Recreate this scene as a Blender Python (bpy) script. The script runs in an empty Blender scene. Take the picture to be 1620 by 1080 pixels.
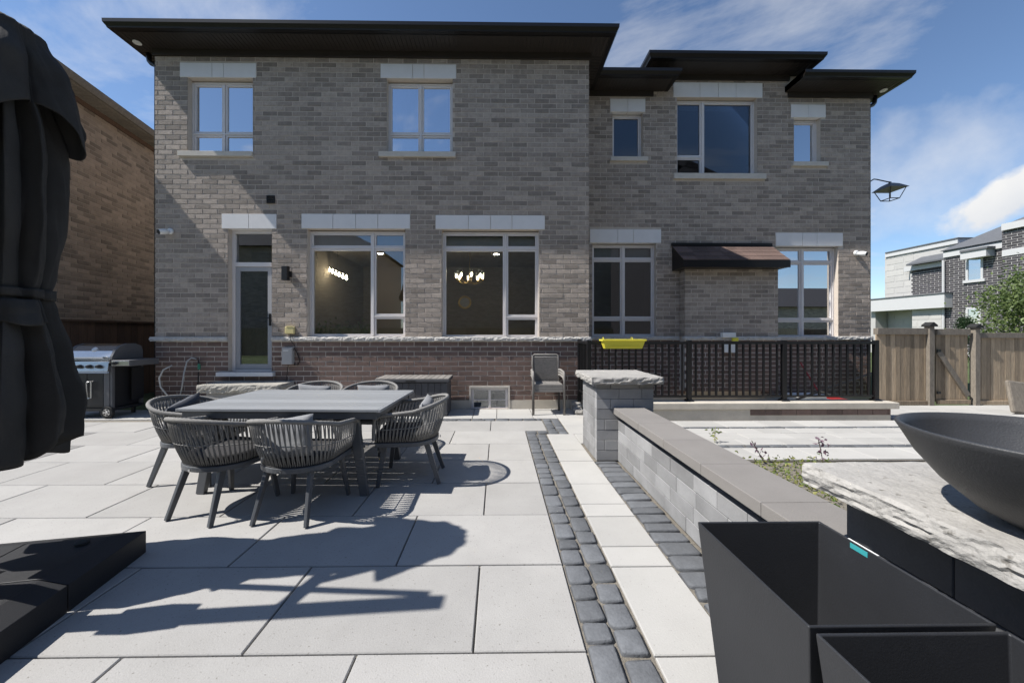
import bpy, math, random
from mathutils import Vector, Matrix, noise
random.seed(7)
R = math.radians
scene = bpy.context.scene
col = scene.collection
# ------------------------------------------------------------------ camera
H, F, CX, CY, YAW = 1.38, 580.0, 795.5, 527.0, R(0.745)
CA, SA = math.cos(YAW), math.sin(YAW)
cam = bpy.data.cameras.new('camera')
cam.sensor_width = 36; cam.lens = F / 1620 * 36
cam.shift_x = (810 - CX) / 1620; cam.shift_y = (CY - 540) / 1620
cam.clip_start = 0.02; cam.clip_end = 3000
camo = bpy.data.objects.new('camera', cam); col.objects.link(camo)
camo.location = (0, 0, H); camo.rotation_euler = (R(90), 0, -YAW)
scene.camera = camo
# ------------------------------------------------------------------ light
LD = Vector((0.78, 0.14, -1.0)).normalized()
sun = bpy.data.lights.new('sun', 'SUN'); sun.energy = 5.0; sun.angle = R(0.5); sun.color = (1, .96, .9)
suno = bpy.data.objects.new('sun', sun); col.objects.link(suno)
suno.rotation_euler = LD.to_track_quat('-Z', 'Y').to_euler(); suno.location = (-20, -3, 26)
EL = math.asin(-LD.z); AZ = math.atan2(-LD.x, -LD.y)      # azimuth from +Y towards +X
w = bpy.data.worlds.new('World'); scene.world = w; w.use_nodes = True
N = w.node_tree.nodes; L = w.node_tree.links; N.clear()
def wn(t, **k):
    n = N.new(t)
    for a, b in k.items(): setattr(n, a, b)
    return n
def wmath(op, a, b=None, c=None, clamp=False):
    n = wn('ShaderNodeMath', operation=op, use_clamp=clamp)
    for i, v in enumerate((a, b, c)):
        if v is None: continue
        if isinstance(v, (int, float)): n.inputs[i].default_value = v
        else: L.new(v, n.inputs[i])
    return n.outputs[0]
sky = wn('ShaderNodeTexSky', sky_type='NISHITA', sun_disc=False, sun_elevation=EL, sun_rotation=AZ,
         air_density=1.0, dust_density=0.15, ozone_density=3.6, altitude=600)
tc = wn('ShaderNodeTexCoord'); sx = wn('ShaderNodeSeparateXYZ'); L.new(tc.outputs['Generated'], sx.inputs[0])
dx, dy, dz = sx.outputs
zz = wmath('ADD', wmath('MAXIMUM', dz, 0.0), 0.12)
cv = wn('ShaderNodeCombineXYZ'); L.new(wmath('DIVIDE', dx, zz), cv.inputs[0]); L.new(wmath('DIVIDE', dy, zz), cv.inputs[1])
mp = wn('ShaderNodeMapping'); mp.inputs['Rotation'].default_value = (0, 0, R(28)); mp.inputs['Scale'].default_value = (.8, 1.25, 1); mp.inputs['Location'].default_value = (3.1, 0.7, 0)
L.new(cv.outputs[0], mp.inputs[0])
n1 = wn('ShaderNodeTexNoise'); n1.inputs['Scale'].default_value = 1.1; n1.inputs['Detail'].default_value = 9; n1.inputs['Roughness'].default_value = .62; n1.inputs['Distortion'].default_value = .35
L.new(mp.outputs[0], n1.inputs['Vector'])
cir = wmath('MULTIPLY', wmath('SMOOTH_MIN', wmath('MULTIPLY', wmath('SUBTRACT', n1.outputs[0], .52), 2.8, clamp=True), .55, .2), 1.0, clamp=True)
# low haze bank and one heap cloud lying to the right of the house
az = wmath('ARCTAN2', dx, dy); el = wmath('ARCSINE', dz)
n2 = wn('ShaderNodeTexNoise'); n2.inputs['Scale'].default_value = 13; n2.inputs['Detail'].default_value = 9; n2.inputs['Roughness'].default_value = .55
L.new(tc.outputs['Generated'], n2.inputs['Vector'])
def heap(a0, e0, ra, re, tilt, soft):
    da = wmath('SUBTRACT', az, R(a0)); de = wmath('SUBTRACT', el, R(e0))
    ct, st = math.cos(R(tilt)), math.sin(R(tilt))
    u = wmath('ADD', wmath('MULTIPLY', da, ct / R(ra)), wmath('MULTIPLY', de, st / R(ra)))
    v = wmath('ADD', wmath('MULTIPLY', da, -st / R(re)), wmath('MULTIPLY', de, ct / R(re)))
    r = wmath('ADD', wmath('MULTIPLY', u, u), wmath('MULTIPLY', v, v))
    f = wmath('SUBTRACT', wmath('ADD', wmath('SUBTRACT', 1.0, r), wmath('MULTIPLY', n2.outputs[0], 2.6)), 1.3)
    return wmath('MULTIPLY', f, soft, clamp=True), v
c1, v1 = heap(57.5, 13.4, 8.0, 2.5, 26, 1.7)
c2, v2 = heap(75.0, 13.5, 11.0, 3.0, 4, 2.0)
c3, _ = heap(50.0, 16.0, 9.0, 7.0, 0, .30)
c4, _ = heap(-62.0, 12.0, 10.0, 3.0, 6, 1.6)
cum = wmath('MAXIMUM', wmath('MAXIMUM', c1, c2), wmath('MAXIMUM', c3, c4))
cl = wmath('MAXIMUM', cum, cir)
cc = wn('ShaderNodeMixRGB'); cc.inputs[1].default_value = (4.3, 4.6, 5.1, 1); cc.inputs[2].default_value = (6.3, 6.25, 6.15, 1)
L.new(wmath('ADD', wmath('MULTIPLY', v1, .35), wmath('MULTIPLY', n2.outputs[0], 1.1), clamp=True), cc.inputs[0])
mx = wn('ShaderNodeMixRGB'); L.new(cl, mx.inputs[0]); L.new(sky.outputs[0], mx.inputs[1]); L.new(cc.outputs[0], mx.inputs[2])
bg = wn('ShaderNodeBackground'); bg.inputs[1].default_value = 0.105
wo = wn('ShaderNodeOutputWorld'); L.new(mx.outputs[0], bg.inputs[0]); L.new(bg.outputs[0], wo.inputs[0])
vs = scene.view_settings; vs.view_transform = 'Standard'; vs.look = 'None'; vs.exposure = 0.55; vs.gamma = 1; vs.use_curve_mapping = False
scene.render.engine = 'CYCLES'
# ------------------------------------------------------------------ pixel -> place
def at(px, py, Y):
    u = (px - CX) / F
    X = Y * (u * CA + SA) / (CA - u * SA)
    return X, H + (CY - py) / F * (X * SA + Y * CA)
def gnd(px, py, h=0.0):
    zc = (H - h) * F / (py - CY); xc = (px - CX) / F * zc
    return xc * CA + zc * SA, -xc * SA + zc * CA
# ------------------------------------------------------------------ materials
MATS = {}
def mat(name, c, rough=.8, var=.12, scale=6, bump=0, bscale=80, rnd=0, metal=0, stretch=None, spec=.5, stain=0, stain_c=None, coat=0, fine=0, speck=None):
    m = bpy.data.materials.new(name); m.use_nodes = True
    nt = m.node_tree; n = nt.nodes; l = nt.links; b = n['Principled BSDF']
    b.inputs['Roughness'].default_value = rough; b.inputs['Metallic'].default_value = metal
    b.inputs['Specular IOR Level'].default_value = spec; b.inputs['Coat Weight'].default_value = coat
    g = n.new('ShaderNodeNewGeometry'); vec = g.outputs['Position']
    if stretch:
        mp = n.new('ShaderNodeMapping'); mp.inputs['Scale'].default_value = stretch; l.new(vec, mp.inputs[0]); vec = mp.outputs[0]
    def noi(s, d=6, r=.6):
        t = n.new('ShaderNodeTexNoise'); t.inputs['Scale'].default_value = s; t.inputs['Detail'].default_value = d; t.inputs['Roughness'].default_value = r
        l.new(vec, t.inputs['Vector']); return t.outputs[0]
    def mth(op, a, bb):
        t = n.new('ShaderNodeMath'); t.operation = op
        for i, v in enumerate((a, bb)):
            if isinstance(v, (int, float)): t.inputs[i].default_value = v
            else: l.new(v, t.inputs[i])
        return t.outputs[0]
    f = mth('MULTIPLY_ADD', noi(scale), 2 * var * 1.6); n_ = f.node; n_.inputs[2].default_value = 1 - var * 1.6
    if fine: f = mth('MULTIPLY', f, mth('ADD', mth('MULTIPLY', noi(bscale * 1.3, 3), 2 * fine), 1 - fine))
    if rnd:
        oi = n.new('ShaderNodeObjectInfo')
        r = mth('FRACT', mth('ADD', mth('MULTIPLY', oi.outputs['Random'], 7.31), g.outputs['Random Per Island']), 0)
        f = mth('MULTIPLY', f, mth('ADD', mth('MULTIPLY', r, 2 * rnd), 1 - rnd))
    mixn = n.new('ShaderNodeMixRGB'); mixn.blend_type = 'MULTIPLY'; mixn.inputs[0].default_value = 1; mixn.inputs[1].default_value = (*c, 1); l.new(f, mixn.inputs[2])
    out = mixn.outputs[0]
    if stain:
        t = n.new('ShaderNodeMixRGB'); t.inputs[2].default_value = (*(stain_c or (.1, .1, .1)), 1); l.new(out, t.inputs[1])
        k = n.new('ShaderNodeMath'); k.operation = 'MULTIPLY'; k.use_clamp = True; k.inputs[1].default_value = stain * 5
        l.new(mth('SUBTRACT', noi(scale * .7 + .31, 8, .7), .58), k.inputs[0]); l.new(k.outputs[0], t.inputs[0]); out = t.outputs[0]
    if speck:
        sc_, thr, k_, c_ = speck
        t = n.new('ShaderNodeMixRGB'); t.inputs[2].default_value = (*c_, 1); l.new(out, t.inputs[1])
        k = n.new('ShaderNodeMath'); k.operation = 'MULTIPLY'; k.use_clamp = True; k.inputs[1].default_value = k_
        l.new(mth('SUBTRACT', noi(sc_, 3, .55), thr), k.inputs[0]); l.new(k.outputs[0], t.inputs[0]); out = t.outputs[0]
    l.new(out, b.inputs['Base Color'])
    if bump:
        bp = n.new('ShaderNodeBump'); bp.inputs['Strength'].default_value = 1; bp.inputs['Distance'].default_value = bump
        l.new(noi(bscale, 5), bp.inputs['Height']); l.new(bp.outputs[0], b.inputs['Normal'])
    MATS[name] = m; return m
def emis(name, c, s):
    m = bpy.data.materials.new(name); m.use_nodes = True; b = m.node_tree.nodes['Principled BSDF']
    b.inputs['Emission Color'].default_value = (*c, 1); b.inputs['Emission Strength'].default_value = s; b.inputs['Base Color'].default_value = (*c, 1)
    MATS[name] = m
def glassmat(name, tint, k, add):
    m = bpy.data.materials.new(name); m.use_nodes = True; nt = m.node_tree; n = nt.nodes; l = nt.links; n.clear()
    o = n.new('ShaderNodeOutputMaterial'); mx = n.new('ShaderNodeMixShader'); t = n.new('ShaderNodeBsdfTransparent'); g = n.new('ShaderNodeBsdfGlossy')
    t.inputs[0].default_value = (*tint, 1); g.inputs['Roughness'].default_value = 0.0; g.inputs[0].default_value = (.95, .97, 1, 1)
    f = n.new('ShaderNodeFresnel'); f.inputs[0].default_value = 1.5
    a = n.new('ShaderNodeMath'); a.operation = 'MULTIPLY_ADD'; a.use_clamp = True; a.inputs[1].default_value = k; a.inputs[2].default_value = add
    l.new(f.outputs[0], a.inputs[0]); l.new(a.outputs[0], mx.inputs[0]); l.new(t.outputs[0], mx.inputs[1]); l.new(g.outputs[0], mx.inputs[2]); l.new(mx.outputs[0], o.inputs[0])
    MATS[name] = m
def leafmat(name, c1, c2):
    m = bpy.data.materials.new(name); m.use_nodes = True; nt = m.node_tree; n = nt.nodes; l = nt.links; b = n['Principled BSDF']
    g = n.new('ShaderNodeNewGeometry'); r = n.new('ShaderNodeMixRGB'); r.inputs[1].default_value = (*c1, 1); r.inputs[2].default_value = (*c2, 1)
    l.new(g.outputs['Random Per Island'], r.inputs[0]); l.new(r.outputs[0], b.inputs['Base Color']); b.inputs['Roughness'].default_value = .55
    tr = n.new('ShaderNodeBsdfTranslucent'); l.new(r.outputs[0], tr.inputs[0]); ms = n.new('ShaderNodeMixShader'); ms.inputs[0].default_value = .35
    l.new(b.outputs[0], ms.inputs[1]); l.new(tr.outputs[0], ms.inputs[2]); l.new(ms.outputs[0], n['Material Output'].inputs[0]); MATS[name] = m
mat('brick_taupe', (.325, .276, .236), .9, .28, 13, .011, 90, rnd=.3, fine=.35, stain=.35, stain_c=(.46, .40, .34))
mat('mortar', (.53, .465, .40), .95, .12, 12, .003, 120, fine=.15)
mat('brick_brown', (.155, .105, .087), .88, .22, 10, .003, 80, rnd=.18, fine=.2)
mat('brick_rust', (.24, .188, .145), .9, .22, 6, .003, 70, rnd=.33, fine=.2)
mat('mortar_pale', (.56, .51, .455), .95, .12, 12)
mat('mortar_rust', (.31, .255, .205), .95, .12, 12)
mat('brick_dark', (.045, .04, .045), .8, .15, 8, rnd=.35)
mat('mortar_white', (.42, .41, .395), .9, .08, 6)
mat('precast', (.72, .705, .695), .8, .05, 5, .001, 160, fine=.05)
mat('sillstone', (.55, .51, .45), .85, .12, 9, .002, 120, fine=.1)
mat('ledge', (.5, .48, .45), .9, .18, 14, .012, 45, fine=.15)
mat('concrete', (.48, .44, .375), .9, .18, 4, .002, 90, stain=.5, stain_c=(.22, .2, .17), fine=.12)
mat('eave', (.010, .008, .007), .35, .1, 6, spec=.4)
mat('soffit', (.031, .025, .021), .5, .1, 6)
mat('shingle', (.035, .034, .038), .95, .25, 20, .004, 150, rnd=.3, fine=.3)
mat('shingle_red', (.125, .082, .068), .95, .25, 30, .004, 160, rnd=.3, fine=.3)
mat('frame', (.66, .63, .62), .45, .03, 5)
mat('door_grey', (.33, .335, .35), .45, .04, 5)
mat('door_dark', (.02, .02, .022), .35, .1, 4)
mat('interior', (.22, .19, .155), .9, .05, 2)
mat('interior_floor', (.10, .07, .05), .5, .1, 3)
mat('curtain', (.75, .75, .75), .9, .05, 4)
mat('blind', (.45, .45, .44), .8, .05, 4)
mat('black_metal', (.006, .006, .007), .42, .1, 8)
mat('slab', (.33, .322, .31), .85, .11, 2.6, .0016, 130, rnd=.085, speck=(75, .63, 9, (.17, .16, .145)), stain=.3, stain_c=(.25, .24, .225), fine=.15)
mat('slab_light', (.385, .377, .36), .85, .09, 2.4, .0014, 140, rnd=.07, fine=.1, speck=(70, .65, 8, (.22, .21, .19)))
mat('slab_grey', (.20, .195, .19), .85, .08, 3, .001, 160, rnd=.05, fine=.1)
mat('bedding', (.20, .18, .15), .98, .35, 40, .01, 160, stain=.3, stain_c=(.06, .07, .035), fine=.4)
mat('grass', (.07, .095, .03), .95, .35, 1.3, .03, 30, fine=.3)
mat('cobble', (.112, .118, .128), .82, .22, 9, .004, 60, rnd=.24, fine=.25)
mat('wallblock', (.235, .235, .238), .88, .26, 4, .002, 110, rnd=.22, fine=.16)
mat('wallblock_shaded', (.085, .088, .095), .88, .2, 5, .002, 110, rnd=.25, fine=.15)  # darker copy of wallblock, with shade put into its colour
mat('coping', (.205, .192, .18), .9, .08, 5, .002, 190, rnd=.05, fine=.16)
mat('capstone', (.33, .318, .30), .92, .2, 6, .006, 55, stain=.6, stain_c=(.2, .187, .165), fine=.22, speck=(38, .62, 8, (.15, .14, .125)))
mat('bowl', (.036, .037, .040), .5, .2, 6, .0009, 200, fine=.2, speck=(40, .68, 6, (.09, .09, .09)))
mat('planter', (.021, .022, .025), .45, .15, 5, .0005, 200, fine=.08, stain=.12, stain_c=(.13, .13, .135))
mat('sticker', (.04, .3, .32), .5, .05, 5)
mat('white_plastic', (.75, .75, .74), .4, .03, 5)
mat('canopy', (.049, .047, .045), .9, .25, 4, .0016, 260, fine=.25, stain=.14, stain_c=(.09, .09, .092), spec=.25)
mat('basebox', (.012, .0125, .015), .55, .15, 6, .0015, 260, fine=.2)
mat('alu', (.085, .09, .098), .42, .06, 5)
mat('rope', (.20, .195, .187), .9, .15, 30, .002, 300, fine=.2)
mat('cushion', (.028, .027, .028), .95, .1, 10, .001, 300)
mat('pillow', (.22, .225, .235), .95, .08, 10, .0015, 250, fine=.1)
mat('pillow_dark', (.07, .075, .09), .95, .1, 10, .0015, 250, fine=.1)
mat('tabletop', (.26, .272, .287), .45, .14, 5, .0006, 60, stretch=(1, 14, 14), rnd=.14)
mat('deckbox', (.065, .065, .07), .7, .15, 6, .001, 90, rnd=.08)
mat('wicker', (.2, .188, .175), .8, .2, 20, .001, 160, rnd=.12)
mat('wicker_dark', (.05, .045, .042), .8, .2, 20)
mat('steel', (.55, .55, .55), .27, .05, 8, metal=1)
mat('grill_black', (.022, .022, .024), .4, .1, 8)
mat('grill_grey', (.12, .12, .125), .45, .1, 8)
mat('rubber', (.015, .015, .015), .8, .1, 8)
mat('hose', (.42, .42, .40), .6, .05, 8)
mat('green_plastic', (.03, .2, .12), .5, .05, 8)
mat('yellow', (.72, .64, .06), .45, .06, 6)
mat('yellow_pale', (.62, .53, .25), .5, .05, 6)
mat('grey_plastic', (.36, .36, .36), .5, .05, 6)
mat('fencewood', (.31, .24, .165), .9, .38, 3, .003, 8, stretch=(14, 14, 1), rnd=.42, fine=.35)
mat('fencewood_dark', (.075, .043, .028), .85, .3, 3, .003, 8, stretch=(14, 14, 1), rnd=.25, fine=.2)
mat('fencewood_grey', (.19, .165, .135), .9, .3, 3, .003, 8, stretch=(10, 10, 3), rnd=.2, fine=.3)
mat('roughstone', (.33, .315, .28), .92, .3, 8, .01, 40, fine=.2)
mat('stoneblock_white', (.43, .42, .40), .9, .07, 4, .002, 80, rnd=.06)
mat('trim_white', (.48, .48, .48), .6, .03, 4)
mat('roof_grey', (.10, .105, .115), .9, .15, 8, .003, 60, fine=.2)
mat('bark', (.11, .085, .06), .9, .3, 12, .01, 40)
mat('gold', (.6, .42, .16), .3, .05, 8, metal=1)
mat('red', (.3, .03, .03), .4, .05, 8)
mat('bluegrey', (.4, .47, .56), .5, .05, 8)
emis('bulb', (1, .82, .55), 60); emis('downlight', (1, .9, .76), 70)
glassmat('glass', (.80, .83, .84), 1.5, .06); glassmat('glass_sky', (.5, .55, .6), 2.5, .5); glassmat('glass_dim', (.6, .63, .66), .9, .03); glassmat('glass_clear', (.9, .9, .88), 1, .02)
leafmat('leaf', (.05, .09, .02), (.2, .26, .09)); leafmat('leaf_dark', (.012, .035, .012), (.04, .08, .025)); leafmat('leaf_weed', (.08, .14, .03), (.3, .3, .09)); leafmat('leaf_purple', (.09, .05, .08), (.2, .12, .16))
# ------------------------------------------------------------------ builders
class MB:
    def __init__(s): s.v = []; s.f = []; s.mi = []; s.cur = 0
    def add(s, vs, fs):
        o = len(s.v); s.v += [tuple(v) for v in vs]; s.f += [tuple(i + o for i in f) for f in fs]; s.mi += [s.cur] * len(fs); return s
    def box(s, x0, x1, y0, y1, z0, z1):
        return s.add([(x0, y0, z0), (x1, y0, z0), (x1, y1, z0), (x0, y1, z0), (x0, y0, z1), (x1, y0, z1), (x1, y1, z1), (x0, y1, z1)],
                     [(0, 3, 2, 1), (4, 5, 6, 7), (0, 1, 5, 4), (1, 2, 6, 5), (2, 3, 7, 6), (3, 0, 4, 7)])
    def tbox(s, c0, h0, c1, h1):
        "tapered box between two axis-aligned rectangles; c=(x,y,z) h=(hx,hy)"
        vs = []
        for c, h in ((c0, h0), (c1, h1)):
            for a, b in ((-1, -1), (1, -1), (1, 1), (-1, 1)): vs.append((c[0] + a * h[0], c[1] + b * h[1], c[2]))
        return s.add(vs, [(0, 3, 2, 1), (4, 5, 6, 7), (0, 1, 5, 4), (1, 2, 6, 5), (2, 3, 7, 6), (3, 0, 4, 7)])
    def bar(s, p0, p1, w, h, up=(0, 0, 1), w1=None, h1=None):
        p0, p1 = Vector(p0), Vector(p1); d = (p1 - p0).normalized(); u = Vector(up)
        if abs(d.dot(u)) > .99: u = Vector((0, 1, 0))
        a = d.cross(u).normalized(); b = a.cross(d)
        vs = []
        for p, ww, hh in ((p0, w, h), (p1, w1 or w, h1 or h)):
            for i, j in ((-1, -1), (1, -1), (1, 1), (-1, 1)): vs.append(p + a * i * ww / 2 + b * j * hh / 2)
        return s.add(vs, [(0, 3, 2, 1), (4, 5, 6, 7), (0, 1, 5, 4), (1, 2, 6, 5), (2, 3, 7, 6), (3, 0, 4, 7)])
    def tube(s, pts, r, seg=8, closed=False):
        pts = [Vector(p) for p in pts]; n = len(pts); vs = []; u = None
        for i, p in enumerate(pts):
            if closed: d = pts[(i + 1) % n] - pts[i - 1]
            else: d = pts[min(i + 1, n - 1)] - pts[max(i - 1, 0)]
            d.normalize()
            if u is None:
                u = d.orthogonal().normalized()
            u = (u - d * u.dot(d)); u = u.normalized() if u.length > 1e-6 else d.orthogonal().normalized()
            b = d.cross(u); rr = r[i] if isinstance(r, (list, tuple)) else r
            for k in range(seg):
                t = 2 * math.pi * k / seg; vs.append(p + (u * math.cos(t) + b * math.sin(t)) * rr)
        fs = []
        for i in range(n if closed else n - 1):
            a = i * seg; c = ((i + 1) % n) * seg
            for k in range(seg): k2 = (k + 1) % seg; fs.append((a + k, a + k2, c + k2, c + k))
        if not closed: fs += [tuple(range(seg - 1, -1, -1)), tuple((n - 1) * seg + k for k in range(seg))]
        return s.add(vs, fs)
    def lathe(s, prof, c=(0, 0, 0), seg=32, axis='z'):
        vs = []; n = len(prof)
        for r, z in prof:
            for k in range(seg):
                t = 2 * math.pi * k / seg; a, b = r * math.cos(t), r * math.sin(t)
                vs.append((c[0] + a, c[1] + b, c[2] + z) if axis == 'z' else (c[0] + z, c[1] + a, c[2] + b) if axis == 'x' else (c[0] + a, c[1] + z, c[2] + b))
        fs = []
        for i in range(n - 1):
            for k in range(seg): k2 = (k + 1) % seg; fs.append((i * seg + k, i * seg + k2, (i + 1) * seg + k2, (i + 1) * seg + k))
        fs += [tuple(range(seg - 1, -1, -1)), tuple((n - 1) * seg + k for k in range(seg))]
        return s.add(vs, fs)
    def prism(s, poly, a0, a1, axis='x'):
        "poly in the two other axes (y,z) for x, (x,z) for y, (x,y) for z"
        def P(p, a): return (a, p[0], p[1]) if axis == 'x' else (p[0], a, p[1]) if axis == 'y' else (p[0], p[1], a)
        n = len(poly); vs = [P(p, a0) for p in poly] + [P(p, a1) for p in poly]
        fs = [tuple(range(n - 1, -1, -1)), tuple(range(n, 2 * n))] + [(i, (i + 1) % n, n + (i + 1) % n, n + i) for i in range(n)]
        return s.add(vs, fs)
    def quad(s, a, b, c, d): return s.add([a, b, c, d], [(0, 1, 2, 3)])
    def build(s, name, m, parent=None, smooth=False, bevel=0, loc=None, rot=None, world=True, kind=None, sub=0, seg=2):
        me = bpy.data.meshes.new(name); me.from_pydata(s.v, [], s.f)
        for x in (m if isinstance(m, (list, tuple)) else [m]): me.materials.append(MATS[x])
        if any(s.mi): me.polygons.foreach_set('material_index', s.mi)
        if smooth: me.polygons.foreach_set('use_smooth', [True] * len(me.polygons))
        me.update()
        import bmesh
        bm = bmesh.new(); bm.from_mesh(me); bmesh.ops.recalc_face_normals(bm, faces=bm.faces); bm.to_mesh(me); bm.free()
        return put(name, me, parent, loc, rot, world, bevel, kind, sub, seg)
def put(name, me, parent=None, loc=None, rot=None, world=True, bevel=0, kind=None, sub=0, seg=2):
    o = bpy.data.objects.new(name, me); col.objects.link(o)
    if loc: o.location = loc
    if rot: o.rotation_euler = rot
    if parent:
        o.parent = parent
        if world and parent.type == 'EMPTY': o.matrix_parent_inverse = Matrix.Translation(parent.location).inverted()
    if bevel:
        b = o.modifiers.new('b', 'BEVEL'); b.width = bevel; b.segments = seg; b.limit_method = 'ANGLE'; b.angle_limit = R(35)
    if sub:
        q = o.modifiers.new('s', 'SUBSURF'); q.levels = sub; q.render_levels = sub
    if kind: o['kind'] = kind
    return o
def thing(name, label, cat, loc=(0, 0, 0), rz=0, group=None):
    o = bpy.data.objects.new(name, None); col.objects.link(o); o.location = loc; o.rotation_euler = (0, 0, rz); o.empty_display_size = .1
    return tag(o, label, cat, group)
def tag(o, label, cat, group=None):
    o['label'] = label; o['category'] = cat
    if group: o['group'] = group
    return o
def copy_tree(o, parent=None):
    c = o.copy(); col.objects.link(c); c.parent = parent
    for ch in list(o.children): copy_tree(ch, c)
    return c
def rough_slab(x0, x1, y0, y1, z0, z1, amp, cell=.03, seed=0, topamp=.003):
    "stone slab with split (rock-faced) sides"
    b = MB(); nx = max(2, int((x1 - x0) / cell)); ny = max(2, int((y1 - y0) / cell)); nz = max(3, int((z1 - z0) / cell * 1.5))
    S = Vector((seed * 3.7, seed * 1.3, seed))
    def top(x, y): return noise.fractal(Vector((x * 9, y * 9, seed)), 1, 2, 3) * topamp
    per = [(x0 + (x1 - x0) * i / nx, y0, 0, -1) for i in range(nx)] + [(x1, y0 + (y1 - y0) * i / ny, 1, 0) for i in range(ny)] \
        + [(x1 - (x1 - x0) * i / nx, y1, 0, 1) for i in range(nx)] + [(x0, y1 - (y1 - y0) * i / ny, -1, 0) for i in range(ny)]
    n = len(per); vs = []; fs = []
    for k in range(nz + 1):
        t = k / nz; z = z0 + (z1 - z0) * t
        for (x, y, a, c) in per:
            p = Vector((x * 8, y * 8, z * 40)) + S
            d = noise.fractal(p * 1.5, .7, 2.1, 4) * amp * .8 + abs(noise.noise(p * 1.1)) * amp * .6 + math.sin(math.pi * t) * amp * .6
            if k == nz: d = noise.noise(p * 2) * amp * .3
            vs.append((x + a * d, y + c * d, z + (top(x, y) if k == nz else 0)))
    for k in range(nz):
        for i in range(n): j = (i + 1) % n; fs.append((k * n + i, k * n + j, (k + 1) * n + j, (k + 1) * n + i))
    fs.append(tuple(range(n - 1, -1, -1))); o = len(vs)
    # top as a grid joined to the rim by a fan of quads
    idx = {}
    for j in range(ny + 1):
        for i in range(nx + 1):
            x = x0 + (x1 - x0) * i / nx; y = y0 + (y1 - y0) * j / ny
            if j == 0 and i < nx: idx[i, j] = nz * n + i
            elif i == nx and j < ny: idx[i, j] = nz * n + nx + j
            elif j == ny and i > 0: idx[i, j] = nz * n + nx + ny + (nx - i)
            elif i == 0 and j > 0: idx[i, j] = nz * n + 2 * nx + ny + (ny - j)
            else: idx[i, j] = len(vs); vs.append((x, y, z1 + top(x, y)))
    for j in range(ny):
        for i in range(nx): fs.append((idx[i, j], idx[i + 1, j], idx[i + 1, j + 1], idx[i, j + 1]))
    return b.add(vs, fs)
def holed(x0, x1, z0, z1, holes):
    xs = sorted({x0, x1, *[min(max(h[i], x0), x1) for h in holes for i in (0, 1)]}); zs = sorted({z0, z1, *[min(max(h[i], z0), z1) for h in holes for i in (2, 3)]})
    out = []
    for a, b in zip(xs, xs[1:]):
        for c, d in zip(zs, zs[1:]):
            mx_, mz = (a + b) / 2, (c + d) / 2
            if not any(h[0] < mx_ < h[1] and h[2] < mz < h[3] for h in holes): out.append((a, b, c, d))
    return out
BL, BH, BJ = .253, .075, .014
def courses(x0, x1, z0, z1, holes, off=0):
    "rectangles of a running-bond wall, cut at the openings"
    out = []; z = z0; k = 0
    while z + BH * .45 < z1:
        zt = min(z + BH, z1)
        x = x0 - (k % 2) * (BL + BJ) / 2 - off
        while x < x1:
            segs = [(max(x, x0), min(x + BL, x1))]
            for h in holes:
                if min(zt, h[3]) - max(z, h[2]) > .3 * BH:
                    segs = [q for (a, b) in segs for q in ((a, min(b, h[0] - .004)), (max(a, h[1] + .004), b)) if q[1] - q[0] > .02]
            out += [(a, b, z, zt) for a, b in segs if b - a > .02]
            x += BL + BJ
        z += BH + BJ; k += 1
    return out
def brick_shape(b, a, c, z0, z1, y, jit=.004):
    "one brick: face towards -Y, arrises slightly eased"
    yf = y - random.uniform(0, jit); t = random.uniform(-.0015, .0015); e = .004
    j = lambda: random.uniform(-.002, .002)
    vs = [(a, y + .03, z0), (c, y + .03, z0), (c, y + .03, z1), (a, y + .03, z1),
          (a + j(), yf + e, z0 + j()), (c + j(), yf + e, z0 + j()), (c + j(), yf + e, z1 + j()), (a + j(), yf + e, z1 + j()),
          (a + e, yf + t, z0 + e), (c - e, yf - t, z0 + e), (c - e, yf - t, z1 - e), (a + e, yf + t, z1 - e)]
    fs = [(8, 9, 10, 11)] + [(i, (i + 1) % 4, 4 + (i + 1) % 4, 4 + i) for i in range(4)] + [(4 + i, 4 + (i + 1) % 4, 8 + (i + 1) % 4, 8 + i) for i in range(4)]
    b.add(vs, fs)
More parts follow.
